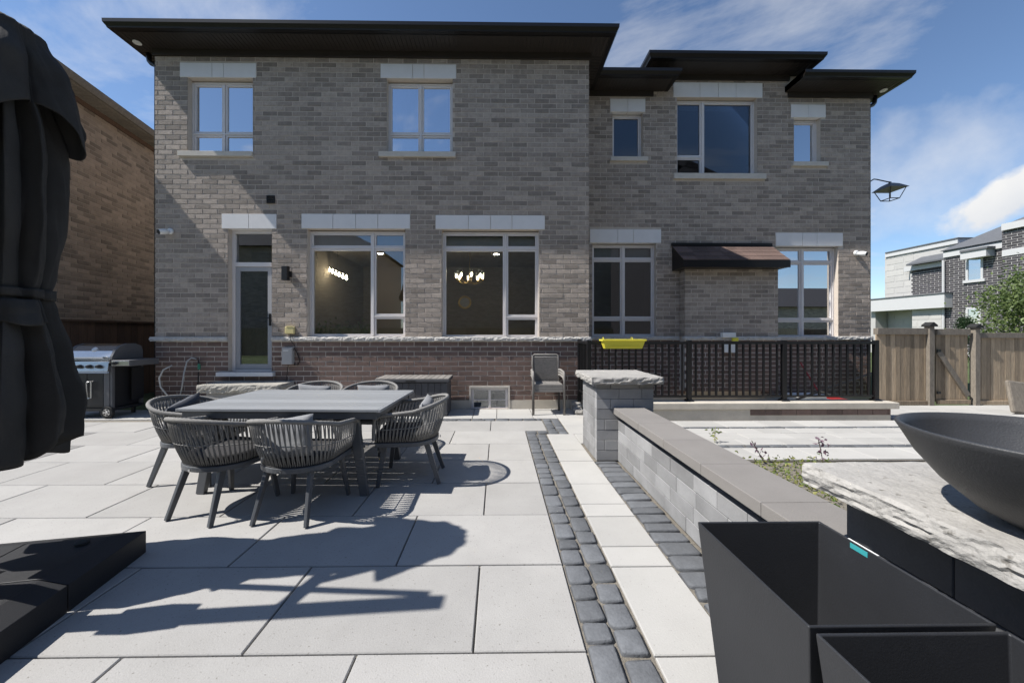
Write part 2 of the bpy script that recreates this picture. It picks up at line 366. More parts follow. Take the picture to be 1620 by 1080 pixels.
#SECTION-STRUCTURE
# ================================================================== GROUND
YF, YR = 6.70, 7.73
WELL = (1.60, 6.04, 6.0, 7.73)
def sheet(name, x0, x1, y0, y1, z, m, holes=(), parent=None, kind='structure'):
    b = MB()
    for (a, c, d, e) in holed(x0, x1, y0, y1, list(holes)): b.quad((a, d, z), (c, d, z), (c, e, z), (a, e, z))
    return b.build(name, m, parent, kind=kind)
sheet('ground', -900, 900, -900, 900, -.06, 'grass', [WELL])
patio = sheet('patio', -10, 13, -3, 6.93, -.016, 'bedding', [(WELL[0], WELL[1], WELL[2], 9), (1.57, 14, -4, 3.97), (-9, 1.66, 6.705, 9)])
sheet('planting_bed', 1.50, 13, -3, 3.975, -.03, 'bedding')
SL = {}
def slab(x0, x1, y0, y1, m, name='paving_slab', z=0.0):
    g = .0045; key = (round(x1 - x0, 3), round(y1 - y0, 3), m)
    if key not in SL:
        hx, hy = (x1 - x0) / 2 - g, (y1 - y0) / 2 - g; e = .004; b = MB()
        vs = [(sx_ * q, sy_ * q2, zz_) for (q, q2, zz_) in ((hx, hy, -.05), (hx, hy, -e), (hx - e, hy - e, 0)) for sx_, sy_ in ((-1, -1), (1, -1), (1, 1), (-1, 1))]
        b.add(vs, [(8, 9, 10, 11)] + [(r * 4 + i, r * 4 + (i + 1) % 4, r * 4 + 4 + (i + 1) % 4, r * 4 + 4 + i) for r in (0, 1) for i in range(4)])
        o = b.build(name, m, patio); SL[key] = o.data
    else: o = put(name, SL[key], patio)
    o.location = ((x0 + x1) / 2, (y0 + y1) / 2, z + random.uniform(-.0015, .001))
    o.rotation_euler = (random.uniform(-.0012, .0012), random.uniform(-.0012, .0012), 0)
for k in range(-4, 7):                                   # main field, half-bond rows of 1.0 x 0.6 m slabs
    y0 = 1.59 + .6 * k; y1 = y0 + .6
    xe = .70 if k == 6 else .387
    x = .387 if k % 2 else -.108
    if k % 2 == 0: slab(-.108, xe, y0, y1, 'slab')
    elif xe > .387: slab(.387, xe, y0, y1, 'slab')
    while x > -9.3:
        xa = x - .995
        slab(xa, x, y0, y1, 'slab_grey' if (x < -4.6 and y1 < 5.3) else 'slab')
        x = xa
x = .98
for i, wd in enumerate([.4, .6, .4, .6, .4, .6, .6, .4, .6, .4, .6, .4, .6, .6, .6, .6, .6]):   # courses along the house wall
    slab(x - wd, x, 5.95, 6.30, 'slab_light'); slab(x - wd, x, 6.30, 6.69, 'slab_light'); x -= wd
y = -1.43; i = 0                                          # light band between the two sett strips
for d in [.6, .4, .6, .4, .6, .393, .602, .205, .39, .2, .4, .6, .38, .68]:
    slab(.668, 1.04, y, y + d, 'slab_light'); y += d
slab(.98, 1.6, 5.02, 5.48, 'slab_light'); slab(.98, 1.6, 5.48, 5.98, 'slab_light'); slab(1.6, 2.3, 5.02, 5.37, 'slab_light'); slab(.98, 1.6, 5.98, 6.69, 'slab_light')
slab(1.04, 1.69, 4.6, 5.02, 'slab_light')
for (ya, yb, wd, off) in [(3.98, 4.395, .62, 0), (4.5, 4.765, .5, .2), (4.765, 5.03, .62, .45), (5.03, 5.29, .5, .05), (5.37, 5.745, .62, .3), (5.745, 6.1, .6, .1), (6.1, 6.5, .6, .4), (6.5, 6.92, .6, .2)]:
    x = 1.7 - off if ya > 5.3 or off == 0 else 1.7; first = True
    if ya > 5.7: x = 6.35
    if x < 1.7: x = 1.7
    while x < 12.4:
        d = wd if not first else wd - off * .6
        slab(x, x + d, ya, yb, 'slab_light'); x += d; first = False
COB = []
def cobble_mesh(i):
    b = MB(); rr = random.Random(i); vs = []
    base = [(-.5, -.38), (-.41, -.485), (.41, -.485), (.5, -.39), (.5, .38), (.41, .485), (-.40, .49), (-.5, .40)]
    pts = [(x_ + rr.uniform(-.045, .03), y_ + rr.uniform(-.045, .03)) for x_, y_ in base]
    for sc, z in ((1, -.05), (1.0, -.011), (.95, -.003), (.8, .0015)):
        for x_, y_ in pts: vs.append((x_ * sc, y_ * sc, z + (rr.uniform(-.0015, .0015) if sc < 1 else 0)))
    vs.append((0, 0, .003)); fs = []
    for r in range(3):
        for k in range(8): fs.append((r * 8 + k, r * 8 + (k + 1) % 8, r * 8 + 8 + (k + 1) % 8, r * 8 + 8 + k))
    for k in range(8): fs.append((24 + k, 24 + (k + 1) % 8, 32))
    o = b.add(vs, fs).build('cobble', 'cobble', patio, smooth=True); return o
def cobble(cx, cy, wx, wy):
    if len(COB) < 7: o = cobble_mesh(len(COB)); COB.append(o.data)
    else: o = put('cobble', random.choice(COB), patio)
    o.location = (cx + random.uniform(-.002, .002), cy + random.uniform(-.002, .002), .002 + random.uniform(-.003, .003)); o.scale = (wx, wy, 1)
    o.rotation_euler = (random.uniform(-.012, .012), random.uniform(-.012, .012), random.uniform(-.025, .025) + random.choice((0, math.pi)))
def sett_run(x0, x1, y0, y1, along, lens, g=.011):
    p = (y0 if along == 'y' else x0); e = (y1 if along == 'y' else x1)
    while p < e - .03:
        d = min(random.choice(lens), e - p)
        if e - p - d < .05: d = e - p
        if along == 'y': cobble((x0 + x1) / 2, p + d / 2, x1 - x0 - g, d - g)
        else: cobble(p + d / 2, (y0 + y1) / 2, d - g, y1 - y0 - g)
        p += d
sett_run(.391, .527, -.6, 5.05, 'y', [.12, .15, .17, .205]); sett_run(.53, .664, -.6, 5.02, 'y', [.12, .15, .17, .205])
sett_run(1.045, 1.285, 0, 3.95, 'y', [.105, .125, .145])
sett_run(.391, .70, 5.06, 5.185, 'x', [.14, .16]); sett_run(.705, .84, 5.03, 5.9, 'y', [.13, .16, .2]); sett_run(.842, .975, 5.03, 5.9, 'y', [.13, .16, .2])
sett_run(-4.5, .70, 5.80, 5.865, 'x', [.17, .22]); sett_run(-4.5, .70, 5.87, 5.945, 'x', [.17, .22])
sett_run(1.7, 12, 4.40, 4.495, 'x', [.2, .26, .3]); sett_run(1.7, 12, 5.295, 5.365, 'x', [.26, .3])
# ================================================================== HOUSE
house = thing('brick_house', 'long two-storey taupe brick house with dark eaves across the back of the patio', 'house', (0, 7.6, 0))
def rect(px0, px1, py0, py1, Y):
    x0, zt = at(px0, py0, Y); x1, zb = at(px1, py1, Y); return x0, x1, zb, zt
XL = at(245, 500, YF)[0]; XM = at(932, 500, YF)[0]; XR = at(1377, 500, YR)[0]
ZB0, ZB1 = 1.235, 1.315                                   # stone ledge
ZW = ZB1 + 57 * .089                                      # top of brick, left block
ZM = ZW + .36
# name: lintel px, joints, opening px, sill px(or None), columns, rows
WIN = []
def window(Y, lint, joints, op, sill, cols, kind, glass='glass', opz=None):
    WIN.append(dict(Y=Y, lint=rect(*lint, Y), joints=[at(j, 400, Y)[0] for j in joints], op=rect(*op, Y), sill=rect(*sill, Y) if sill else None, cols=cols, kind=kind, glass=glass))
window(YF, (285, 406, 100, 123.5), (336, 354), (297, 400, 123, 241), (284, 401, 240.5, 249), [(.02, .5, [0, .28, 1]), (.5, .98, [0, .28, 1])], 'up', 'glass_sky')
window(YF, (602, 722, 102, 125), (653, 671), (612, 716, 125, 242), (600, 721, 241, 250), [(.02, .5, [0, .28, 1]), (.5, .98, [0, .28, 1])], 'up', 'glass_sky')
window(YF, (477, 649, 338.5, 362), (527, 563, 598), (486, 641, 362, 533.6), None, [(.02, .66, [0, .855, 1]), (.66, .98, [0, .19, .855, 1])], 'down')
window(YF, (689, 862, 340.5, 363), (741, 776, 810), (699, 853, 363, 535), None, [(.02, .66, [0, .855, 1]), (.66, .98, [0, .19, .855, 1])], 'down')
window(YR, (933, 1046, 363, 384.5), (977, 1002), (937, 1038, 384, 533), None, [(.02, .5, [0, .19, .85, 1]), (.5, .98, [0, .19, .85, 1])], 'down')
window(YR, (1227, 1333, 368.5, 389.5), (1269, 1292), (1227, 1326, 389, 534.5), None, [(.02, .48, [0, .19, .85, 1]), (.48, .98, [0, .19, .85, 1])], 'down', 'glass_sky')
window(YR, (965, 1021, 157, 177.5), (993,), (969, 1017, 177, 250), (965, 1024, 249, 256), [(.03, .97, [0, 1])], 'up', 'glass_dim')
window(YR, (1065, 1206, 131, 155), (1107, 1136, 1164), (1071, 1198, 154, 276), (1065, 1210, 275, 284.5), [(.02, .34, [0, .24, 1]), (.34, .98, [0, 1])], 'up', 'glass_dim')
window(YR, (1251, 1306, 166, 186.5), (1278,), (1256, 1298, 186, 258), (1252, 1308, 257, 264), [(.03, .97, [0, 1])], 'up', 'glass_sky')
DO = rect(361, 430, 361, 588, YF); DL = rect(351, 438, 338.5, 362, YF)
BW = (at(745, 640, YF)[0], at(804, 640, YF)[0], .0, at(770, 613, YF)[1])
holesL = [q for o in WIN if o['Y'] == YF for q in (o['op'], o['lint'], o['sill']) if q] + [DO, DL, BW]
holesR = [q for o in WIN if o['Y'] == YR for q in (o['op'], o['lint'], o['sill']) if q]
openL = [o['op'] for o in WIN if o['Y'] == YF] + [DO, BW]; openR = [o['op'] for o in WIN if o['Y'] == YR]
# --- mortar walls (recessed behind the brick faces), with jambs
b = MB(); M = .005
def jambs(b, op, Y, d=.16):
    x0, x1, z0, z1 = op
    b.quad((x0, Y - .001, z0), (x0, Y + d, z0), (x0, Y + d, z1), (x0, Y - .001, z1)); b.quad((x1, Y - .001, z0), (x1, Y - .001, z1), (x1, Y + d, z1), (x1, Y + d, z0))
    b.quad((x0, Y + M, z1), (x0, Y + d, z1), (x1, Y + d, z1), (x1, Y + M, z1)); b.quad((x0, Y - .001, z0), (x1, Y - .001, z0), (x1, Y + d, z0), (x0, Y + d, z0))
for (a, c, d, e) in holed(XL + .01, XM - .01, ZB0 + .03, ZW + .15, openL): b.quad((a, YF + M, d), (c, YF + M, d), (c, YF + M, e), (a, YF + M, e))
for (a, c, d, e) in holed(XM - .01, XR - .01, ZB0 + .03, ZM + .1, openR): b.quad((a, YR + M, d), (c, YR + M, d), (c, YR + M, e), (a, YR + M, e))
for (x, ya, yb) in ((XL + .01, YF + M, 16), (XM - .01, YF + M, YR + M), (XR - .01, YR + M, 16)): b.quad((x, ya, -2.6), (x, yb, -2.6), (x, yb, ZM + .1 if x > 2 else ZW + .15), (x, ya, ZM + .1 if x > 2 else ZW + .15))
b.quad((XL + .01, 16, 0), (XR, 16, 0), (XR, 16, ZW), (XL + .01, 16, ZW))
for op in openL: jambs(b, op, YF)
for op in openR: jambs(b, op, YR)
b.build('wall', 'mortar', house); b = MB()
for (a, c, d, e) in holed(XL + .01, XM - .01, 0, ZB0 + .03, openL): b.quad((a, YF + M, d), (c, YF + M, d), (c, YF + M, e), (a, YF + M, e))
for (a, c, d, e) in holed(XM - .01, XR - .01, -2.6, ZB0 + .03, openR): b.quad((a, YR + M, d), (c, YR + M, d), (c, YR + M, e), (a, YR + M, e))
b.build('base_wall', 'mortar_pale', house)
# --- bricks
BUMP = (at(1075, 500, YR)[0], at(1231, 500, 7.50)[0], 7.50, at(1150, 420, 7.5)[1])
base = courses(XL, XM, .165, ZB0 - .006, holesL)
up = courses(XL, XM, ZB1, ZW + .01, holesL, .07)
lowR = courses(XM + .02, XR, .185 - 5 * .089, ZB0 - .006, holesR, .1)
upR = courses(XM, XR, ZB1, ZW + .05, holesR, .03)
midx = (at(1040, 130, YR)[0], at(1246, 130, YR)[0])
upM = courses(midx[0], midx[1], ZW + .05, ZM + .01, holesR, .1)
full = [('brick_brown', q) for q in base if abs(q[1] - q[0] - BL) < .003 and abs(q[3] - q[2] - BH) < .003] 
full += [('brick_taupe', q) for q in sorted(up, key=lambda q: q[2]) if abs(q[1] - q[0] - BL) < .003]
single = full[:298]; sset = {q for _, q in single}
BM = {}
for m, q in single:
    k = (m, random.randrange(6))
    if k not in BM:
        b = MB(); brick_shape(b, 0, BL, 0, BH, 0); o = b.build('brick', m, house); BM[k] = o.data
    else: o = put('brick', BM[k], house)
    o.location = (q[0], YF - random.uniform(0, .002), q[2])
for nm, m, Y, lst in (('brickwork', 'brick_taupe', YF, up), ('brickwork', 'brick_brown', YF, base), ('brickwork', 'brick_taupe', YR, upR + upM), ('brickwork', 'brick_brown', YR, lowR)):
    b = MB()
    for q in lst:
        if q in sset and Y == YF: continue
        if Y == YR and q[0] > BUMP[0] and q[1] < BUMP[1] and q[3] < BUMP[3]: continue
        brick_shape(b, *q, Y)
    b.build(nm, m, house, kind='stuff')
# --- side bay with its little roof
b = MB()
for q in courses(BUMP[0], BUMP[1], ZB1, BUMP[3] + .05, [], .13): brick_shape(b, *q, BUMP[2])
sb = MB()
for q in courses(0, YR - BUMP[2], ZB1, BUMP[3] + .05, [], .05): brick_shape(sb, *q, 0)
rm = Matrix.Translation((BUMP[0], YR, 0)) @ Matrix.Rotation(-math.pi / 2, 4, 'Z')
sb.v = [tuple(rm @ Vector(v)) for v in sb.v]; b.add(sb.v, sb.f)
bay = b.build('side_bay', 'brick_taupe', house, kind='stuff')
MB().box(BUMP[0] + .006, BUMP[1], BUMP[2] + .004, YR + .02, ZB0, BUMP[3] + .05).build('bay_core', 'mortar', bay)
MB().box(BUMP[0] + .006, BUMP[1], BUMP[2] + .004, YR + .02, .19, ZB0).build('bay_base', 'mortar_pale', bay); b = MB()
for q in courses(BUMP[0], BUMP[1], .185, ZB0 - .006, [], .1): brick_shape(b, *q, BUMP[2])
b.build('bay_base_bricks', 'brick_brown', bay, kind='stuff')
rx0, rx1 = at(1063, 388, YR)[0], BUMP[1] + .02; rzt = at(1130, 389, YR)[1]; rzb = at(1150, 411, 7.22)[1]; ry = 7.22
rb = MB(); rb.prism([(YR, rzb - .14), (YR, rzt), (ry + .015, rzb), (ry + .015, rzb - .14)], rx0, rx1).build('bay_roof', 'eave', house)
rb = bpy.data.objects['bay_roof']
for r in range(4):
    t0, t1 = r / 4, (r + 1) / 4 + .05; x = rx0 - .01 + (r % 2) * -.1; q = MB()
    while x < rx1:
        x2 = x + random.choice((.14, .2, .26)); a, c = max(x, rx0 - .01), min(x2, rx1 + .01)
        if c - a > .02:
            p = lambda t, up: (ry + (YR - ry) * t, rzb + (rzt - rzb) * t + up)
            lift = .012 - .006 * 0 + random.uniform(0, .002)
            q.prism([(p(t0, 0)[0], p(t0, 0)[1]), p(t0, lift), p(min(t1, 1), .003 + .001 * r), p(min(t1, 1), -.004)], a, c)
        x = x2 + .003
    q.build('shingle_course', 'shingle_red', rb)
MB().box(rx0 - .02, rx1 + .0, YR - .05, YR + .01, rzt - .01, rzt + .05).build('flashing', 'eave', rb)
MB().box(rx0 - .012, rx1 + .012, ry - .005, ry + .012, rzb - .145, rzb - .004).build('fascia', 'eave', rb)
# --- ledge course
def ledge(x0, x1, Y, n, out=.055):
    x = x0
    for i in range(n):
        x2 = x + (x1 - x0) / n
        rough_slab(x + .003, x2 - .003, Y - out + .02, Y + .05, ZB0, ZB1, .017, .02, i + int(x * 10)).build('ledge_stone', 'ledge', house, smooth=False); x = x2
ledge(XL - .06, DO[0] - .01, YF, 2); ledge(DO[1] + .01, XM + .03, YF, 9); ledge(XM + .05, BUMP[0] - .02, YR, 3); ledge(BUMP[1] + .02, XR + .03, YR, 3); ledge(BUMP[0] - .03, BUMP[1] + .02, BUMP[2], 3)
MB().box(XL + .002, BW[0], YF - .012, YF + .02, -.05, .16).box(BW[1], XM, YF - .012, YF + .02, -.05, .16).build('foundation', 'concrete', house)
MB().box(XM, XR, YR - .03, YR + .01, -2.6, .18 - 5 * .089 + .30).build('foundation', 'concrete', house)
# --- lintels, sills, windows
def lintel(r, joints, Y):
    xs = [r[0]] + joints + [r[1]]
    for a, c in zip(xs, xs[1:]): MB().box(a + .004, c - .004, Y - .012, Y + .12, r[2], r[3]).build('lintel_stone', 'precast', house, bevel=.003)
lintel(DL, [at(394, 350, YF)[0]], YF)
FR = .095
for o in WIN:
    Y = o['Y']; x0, x1, z0, z1 = o['op']; lintel(o['lint'], o['joints'], Y)
    if o['sill']:
        s_ = o['sill']; MB().box(s_[0], s_[1], Y - .05, Y + FR + .02, s_[2], s_[3]).build('window_sill', 'sillstone', house, bevel=.004)
        z0 = s_[3] - .004
    ww, hh = x1 - x0, z1 - z0; y0 = Y + FR
    fb = MB(); e = .028
    z1 -= .02
    fb.box(x0, x0 + e, y0, y0 + .09, z0, z1).box(x1 - e, x1, y0, y0 + .09, z0, z1).box(x0 + e, x1 - e, y0, y0 + .09, z1 - e, z1).box(x0 + e, x1 - e, y0, y0 + .09, z0, z0 + e)
    panes = []; iw, ih = ww - 2 * e, z1 - z0 - 2 * e
    for ci, (c0, c1, rows) in enumerate(o['cols']):
        a = x0 + e + iw * (0 if ci == 0 else c0); c = x0 + e + iw * (1 if ci == len(o['cols']) - 1 else c1)
        if ci: fb.box(a - .016, a + .016, y0 - .004, y0 + .08, z0 + e, z1 - e); a += .016
        if ci < len(o['cols']) - 1: c -= .016
        for ri, (r0, r1) in enumerate(zip(rows, rows[1:])):
            d, f_ = z0 + e + ih * r0, z0 + e + ih * r1
            if ri: fb.box(a, c, y0 - .002, y0 + .08, d - .014, d + .014); d += .014
            if ri < len(rows) - 2: f_ -= .014
            panes.append((a, c, d, f_))
    wf = fb.build('window', 'frame', house, bevel=.003)
    for (a, c, d, f_) in panes:
        s = .034; q = MB(); ya, yb = y0 + .012, y0 + .07
        q.box(a + .003, a + s, ya, yb, d + .003, f_ - .003).box(c - s, c - .003, ya, yb, d + .003, f_ - .003).box(a + s, c - s, ya, yb, f_ - s, f_ - .003).box(a + s, c - s, ya, yb, d + .003, d + s)
        q.build('sash', 'frame', wf, bevel=.002)
        q = MB(); q.box(a + s - .004, c - s + .004, y0 + .035, y0 + .043, d + s - .004, f_ - s + .004).build('pane', o['glass'], wf)
# --- basement window
x0, x1, z0, z1 = BW
q = MB(); y0 = YF + .03; e = .05
q.box(x0, x0 + e, y0, y0 + .06, z0, z1).box(x1 - e, x1, y0, y0 + .06, z0, z1).box(x0 + e, x1 - e, y0, y0 + .06, z1 - e, z1).box(x0 + e, x1 - e, y0, y0 + .06, z0, z0 + .02).box((x0 + x1) / 2 - .02, (x0 + x1) / 2 + .02, y0 - .004, y0 + .05, z0 + .02, z1 - e)
wf = q.build('basement_window', 'frame', house, bevel=.003)
for a, c in ((x0 + e, (x0 + x1) / 2 - .02), ((x0 + x1) / 2 + .02, x1 - e)): MB().box(a, c, y0 + .03, y0 + .036, z0 + .02, z1 - e).build('pane', 'glass', wf)
MB().box(x0 + e, x1 - e, y0 + .02, y0 + .028, z0 + .15, z0 + .165).build('bar', 'frame', wf)
q = MB(); t = .03
q.box(x0 - t, x0, YF - .02, YF + .03, z0, z1 + t).box(x1, x1 + t, YF - .02, YF + .03, z0, z1 + t).box(x0, x1, YF - .02, YF + .03, z1, z1 + t).build('trim', 'sillstone', wf)
# --- back door
x0, x1, z0, z1 = DO; y0 = YF + FR; q = MB(); zt = at(390, 416, YF)[1]; e = .06
q.box(x0, x0 + e, y0, y0 + .1, z0, z1).box(x1 - e, x1, y0, y0 + .1, z0, z1).box(x0 + e, x1 - e, y0, y0 + .1, z1 - .07, z1).box(x0 + e, x1 - e, y0 - .005, y0 + .1, zt - .05, zt + .03).box(x0 + e, x1 - e, y0, y0 + .1, z0, z0 + .03)
df = q.build('door_frame', 'frame', house, bevel=.003)
MB().box(x0 + e, x1 - e, y0 + .04, y0 + .046, zt + .03, z1 - .07).build('transom_pane', 'glass', df)
q = MB(); s = .075; a, c, d, f_ = x0 + e + .004, x1 - e - .004, z0 + .034, zt - .055
q.box(a, a + s, y0 + .01, y0 + .05, d, f_).box(c - s, c, y0 + .01, y0 + .05, d, f_).box(a + s, c - s, y0 + .01, y0 + .05, f_ - s, f_).box(a + s, c - s, y0 + .01, y0 + .05, d, d + s * 1.3)
dr = q.build('storm_door', 'door_grey', house, bevel=.003)
MB().box(a + s, c - s, y0 + .028, y0 + .034, d + s * 1.3, f_ - s).build('pane', 'glass', dr)
hx = c - .03
q = MB(); q.box(hx - .018, hx + .018, y0 - .008, y0 + .012, 1.52, 1.74).tube([(hx, y0 - .0, 1.66), (hx, y0 - .05, 1.66), (hx - .12, y0 - .055, 1.66)], .009, 8).build('handle', 'black_metal', dr, bevel=.002)
q = MB(); q.box(x0 + .02, x1 - .02, y0 + .13, y0 + .17, z0, zt).build('inner_door', 'door_dark', house)
for (u0, u1, v0, v1) in ((.2, .8, .55, .92), (.2, .8, .1, .48)):
    X0, X1 = x0 + (x1 - x0) * u0, x0 + (x1 - x0) * u1; Z0, Z1 = z0 + (zt - z0) * v0, z0 + (zt - z0) * v1
    MB().box(X0, X1, y0 + .12, y0 + .135, Z0, Z1).build('door_panel', 'door_dark', bpy.data.objects['inner_door'], bevel=.01)
MB().box(at(347, 590, YF)[0], at(436, 590, YF)[0], YF - .09, YF + .1, z0 - .075, z0 - .002).build('door_sill', 'precast', house, bevel=.006)
# --- rooms behind the glass
q = MB(); fx, ft = XL + .25, XM - .25
def room(x0, x1, y0, y1, z0, z1):
    q = MB()
    q.quad((x0, y1, z0), (x1, y1, z0), (x1, y1, z1), (x0, y1, z1)); q.quad((x0, y0, z0), (x0, y1, z0), (x0, y1, z1), (x0, y0, z1)); q.quad((x1, y0, z0), (x1, y1, z0), (x1, y1, z1), (x1, y0, z1))
    q.quad((x0, y0, z1), (x1, y0, z1), (x1, y1, z1), (x0, y1, z1)); w_ = q.build('interior_wall', 'interior', house)
    MB().quad((x0, y0, z0), (x1, y0, z0), (x1, y1, z0), (x0, y1, z0)).build('interior_floor', 'interior_floor', house)
room(DO[1] + .08, XM - .2, YF + .2, 11, .7, 3.36); room(XL + .2, XM - .2, YF + .2, 10, 3.7, 6.3); room(XL + .2, DO[1] + .07, YF + .45, 9, .65, 3.36)
room(BW[0] - .5, BW[1] + .5, YF + .12, 9, -1.5, .6); room(XM + .1, 4.6, YR + .2, 11.5, .7, 3.36); room(4.65, XR - .2, YR + .2, 11.5, .7, 3.36); room(XM + .1, XR - .2, YR + .2, 11, 3.7, 6.4)
# --- roofs
def eave(x0, x1, yw, yb, zs, name='roof', sides=(1, 1), o=.41):
    p = MB(); A = .27 if sides[0] else .06; B = .27 if sides[1] else .06; zs -= .03
    # roof body
    rise = .42 * (o + 3.0); zt = zs + .12; mid = (yw - o + yb) / 2; run = min((x1 - x0) / 2 + o, mid - yw + o) - .05; rise = run * .30
    p.add([(x0 - A, yw - o, zt), (x1 + B, yw - o, zt), (x1 + B, yb, zt), (x0 - A, yb, zt), (x0 - A + run, yw - o + run, zt + rise), (x1 + B - run, yw - o + run, zt + rise), (x1 + B - run, yb - run * .5, zt + rise), (x0 - A + run, yb - run * .5, zt + rise)],
          [(0, 1, 5, 4), (1, 2, 6, 5), (2, 3, 7, 6), (3, 0, 4, 7), (4, 5, 6, 7), (0, 3, 2, 1)])
    rf = p.build(name, 'shingle', house)
    # gutter
    prof = [(0, 0), (.075, 0), (.082, .02), (.115, .07), (.118, .125), (.108, .13), (.10, .075), (.0, .06)]
    g = MB(); vs = []
    for d, z in prof: vs += [(x0 - A - (d if sides[0] else 0), yb, zs + z), (x0 - A - (d if sides[0] else 0), yw - o - d, zs + z), (x1 + B + (d if sides[1] else 0), yw - o - d, zs + z), (x1 + B + (d if sides[1] else 0), yb, zs + z)]
    n = len(prof); fs = [(i * 4 + k, ((i + 1) % n) * 4 + k, ((i + 1) % n) * 4 + k + 1, i * 4 + k + 1) for i in range(n) for k in range(3)]
    g.add(vs, fs).build('gutter', 'eave', rf)
    # soffit ribs
    q = MB(); q.quad((x0 - A, yw - o, zs + .008), (x1 + B, yw - o, zs + .008), (x1 + B, yw + .02, zs + .008), (x0 - A, yw + .02, zs + .008))
    for (xa, xb) in ((x0 - A, x0), (x1, x1 + B)): q.quad((xa, yw, zs + .009), (xb, yw, zs + .009), (xb, yb, zs + .009), (xa, yb, zs + .009))
    x = x0 - A
    while x < x1 + B - .05: q.box(x, x + .055, yw - o, yw, zs, zs + .006); x += .075
    yy = yw
    while yy < yb - .1:
        for (xa, xb) in ((x0 - A, x0), (x1, x1 + B)): q.box(xa, xb, yy, yy + .055, zs, zs + .006)
        yy += .075
        if yy > yw + 3: break
    q.build('soffit', 'soffit', rf)
    MB().box(x0 - .03 if sides[0] else x0, x1 + .03 if sides[1] else x1, yw - .03, yw + .02, zs - .11, zs + .004).build('frieze_board', 'soffit', rf)
    MB().box(x0 - A, x1 + B, yw - o - .004, yw - o + .016, zs - .005, zs + .13).build('fascia', 'eave', rf)
    return rf
r1 = eave(XL, XM, YF, 15.5, ZW + .13)
r3 = eave(midx[0], midx[1], YR, 15.2, ZM + .13)
r2 = eave(XM + .02, at(1031, 140, YR)[0], YR, 12, ZW + .14, sides=(0, 1))
r4 = eave(at(1244, 150, YR)[0] + .03, XR, YR, 15, ZW + .14, sides=(0, 1))
for (px, py, yy, rf) in ((222, 66, YF - .17, r1), (1395, 146, YR - .12, r4)):
    X, Z = at(px, py, yy)
    X = XL - .15 if rf is r1 else XR + .16
    q = MB(); q.lathe([(.0, -.006), (.05, -.006), (.05, .004), (.062, .004), (.062, -.012), (.052, -.014)], (X, yy, ZW + .10), 24).build('soffit_light', 'white_plastic', rf)
def downspout(x, y, sgn, rf):
    MB().tube([(x + sgn * .20, y + .10, ZW + .12), (x + sgn * .20, y + .10, ZW + .03), (x + sgn * .19, y + .10, ZW - .03), (x + sgn * .15, y + .10, ZW - .075), (x + sgn * .09, y + .10, ZW - .10), (x + sgn * .05, y + .10, ZW - .15), (x + sgn * .05, y + .10, 0)], .042, 10).build('downspout', 'black_metal', rf, smooth=True)
downspout(XL, YF, -1, r1); downspout(XR, YR, 1, r4)
#SECTION-OBJECTS
# ================================================================== OTHER BUILDINGS
nb = thing('neighbouring_house', 'brown brick house wall with dark eave behind the folded parasol', 'house', (-8.12, 6.19, 0), R(10.1))
MB().box(-7, -.004, .004, 9, -.1, 6.2).build('wall', 'mortar_rust', nb, world=False)
rm = Matrix.Rotation(math.pi / 2, 4, 'Z')
lst = courses(0, 8, .0, 6.06, []); b = MB(); cnt = 0; NM = []
big = sorted([q for q in lst if abs(q[1] - q[0] - BL) < .003 and 1.7 < q[2] and .35 < q[0] < 3.0], key=lambda q: q[0])[:298]; bs = set(big)
for q in big:
    if len(NM) < 6:
        t = MB(); brick_shape(t, 0, BL, 0, BH, 0); o = t.build('brick', 'brick_rust', nb, world=False); NM.append(o.data)
    else: o = put('brick', random.choice(NM), nb, world=False)
    o.rotation_euler = (0, 0, math.pi / 2); o.location = (random.uniform(0, .002), q[0], q[2])
for q in lst:
    if q not in bs: brick_shape(b, *q, 0)
b.v = [tuple(rm @ Vector(v)) for v in b.v]; b.build('brickwork', 'brick_rust', nb, world=False, kind='stuff')
b = MB()
for q in courses(-7, 0, 0, 6.06, []): brick_shape(b, *q, 0)
b.build('brickwork', 'brick_rust', nb, world=False, kind='stuff')
q = MB(); q.add([(.32, -.32, 6.08), (.32, 9, 6.08), (-7.3, 9, 6.08), (-7.3, -.32, 6.08), (-3, 3, 7.4), (-3, 6, 7.4)], [(0, 1, 5, 4), (1, 2, 5), (2, 3, 4, 5), (3, 0, 4), (0, 3, 2, 1)])
nr = q.build('roof', 'shingle', nb, world=False)
MB().prism([(.32, 6.05), (.40, 6.05), (.43, 6.12), (.44, 6.18), (.42, 6.18), (.40, 6.12), (.32, 6.10)], -.44, 9, 'y').build('gutter', 'fencewood_grey', nr, world=False)
MB().prism([(-.32, 6.05), (-.40, 6.05), (-.43, 6.12), (-.44, 6.18), (-.42, 6.18), (-.40, 6.12), (-.32, 6.10)], -7.3, .44, 'x').build('gutter', 'fencewood_grey', nr, world=False)
q = MB(); y = -.3
while y < 6: q.box(0, .34, y, y + .13, 6.04, 6.062); y += .14
q.build('soffit', 'fencewood_grey', nr, world=False)
MB().box(-.02, .03, -.03, 8.9, 5.94, 6.045).build('frieze_board', 'fencewood_dark', nr, world=False)
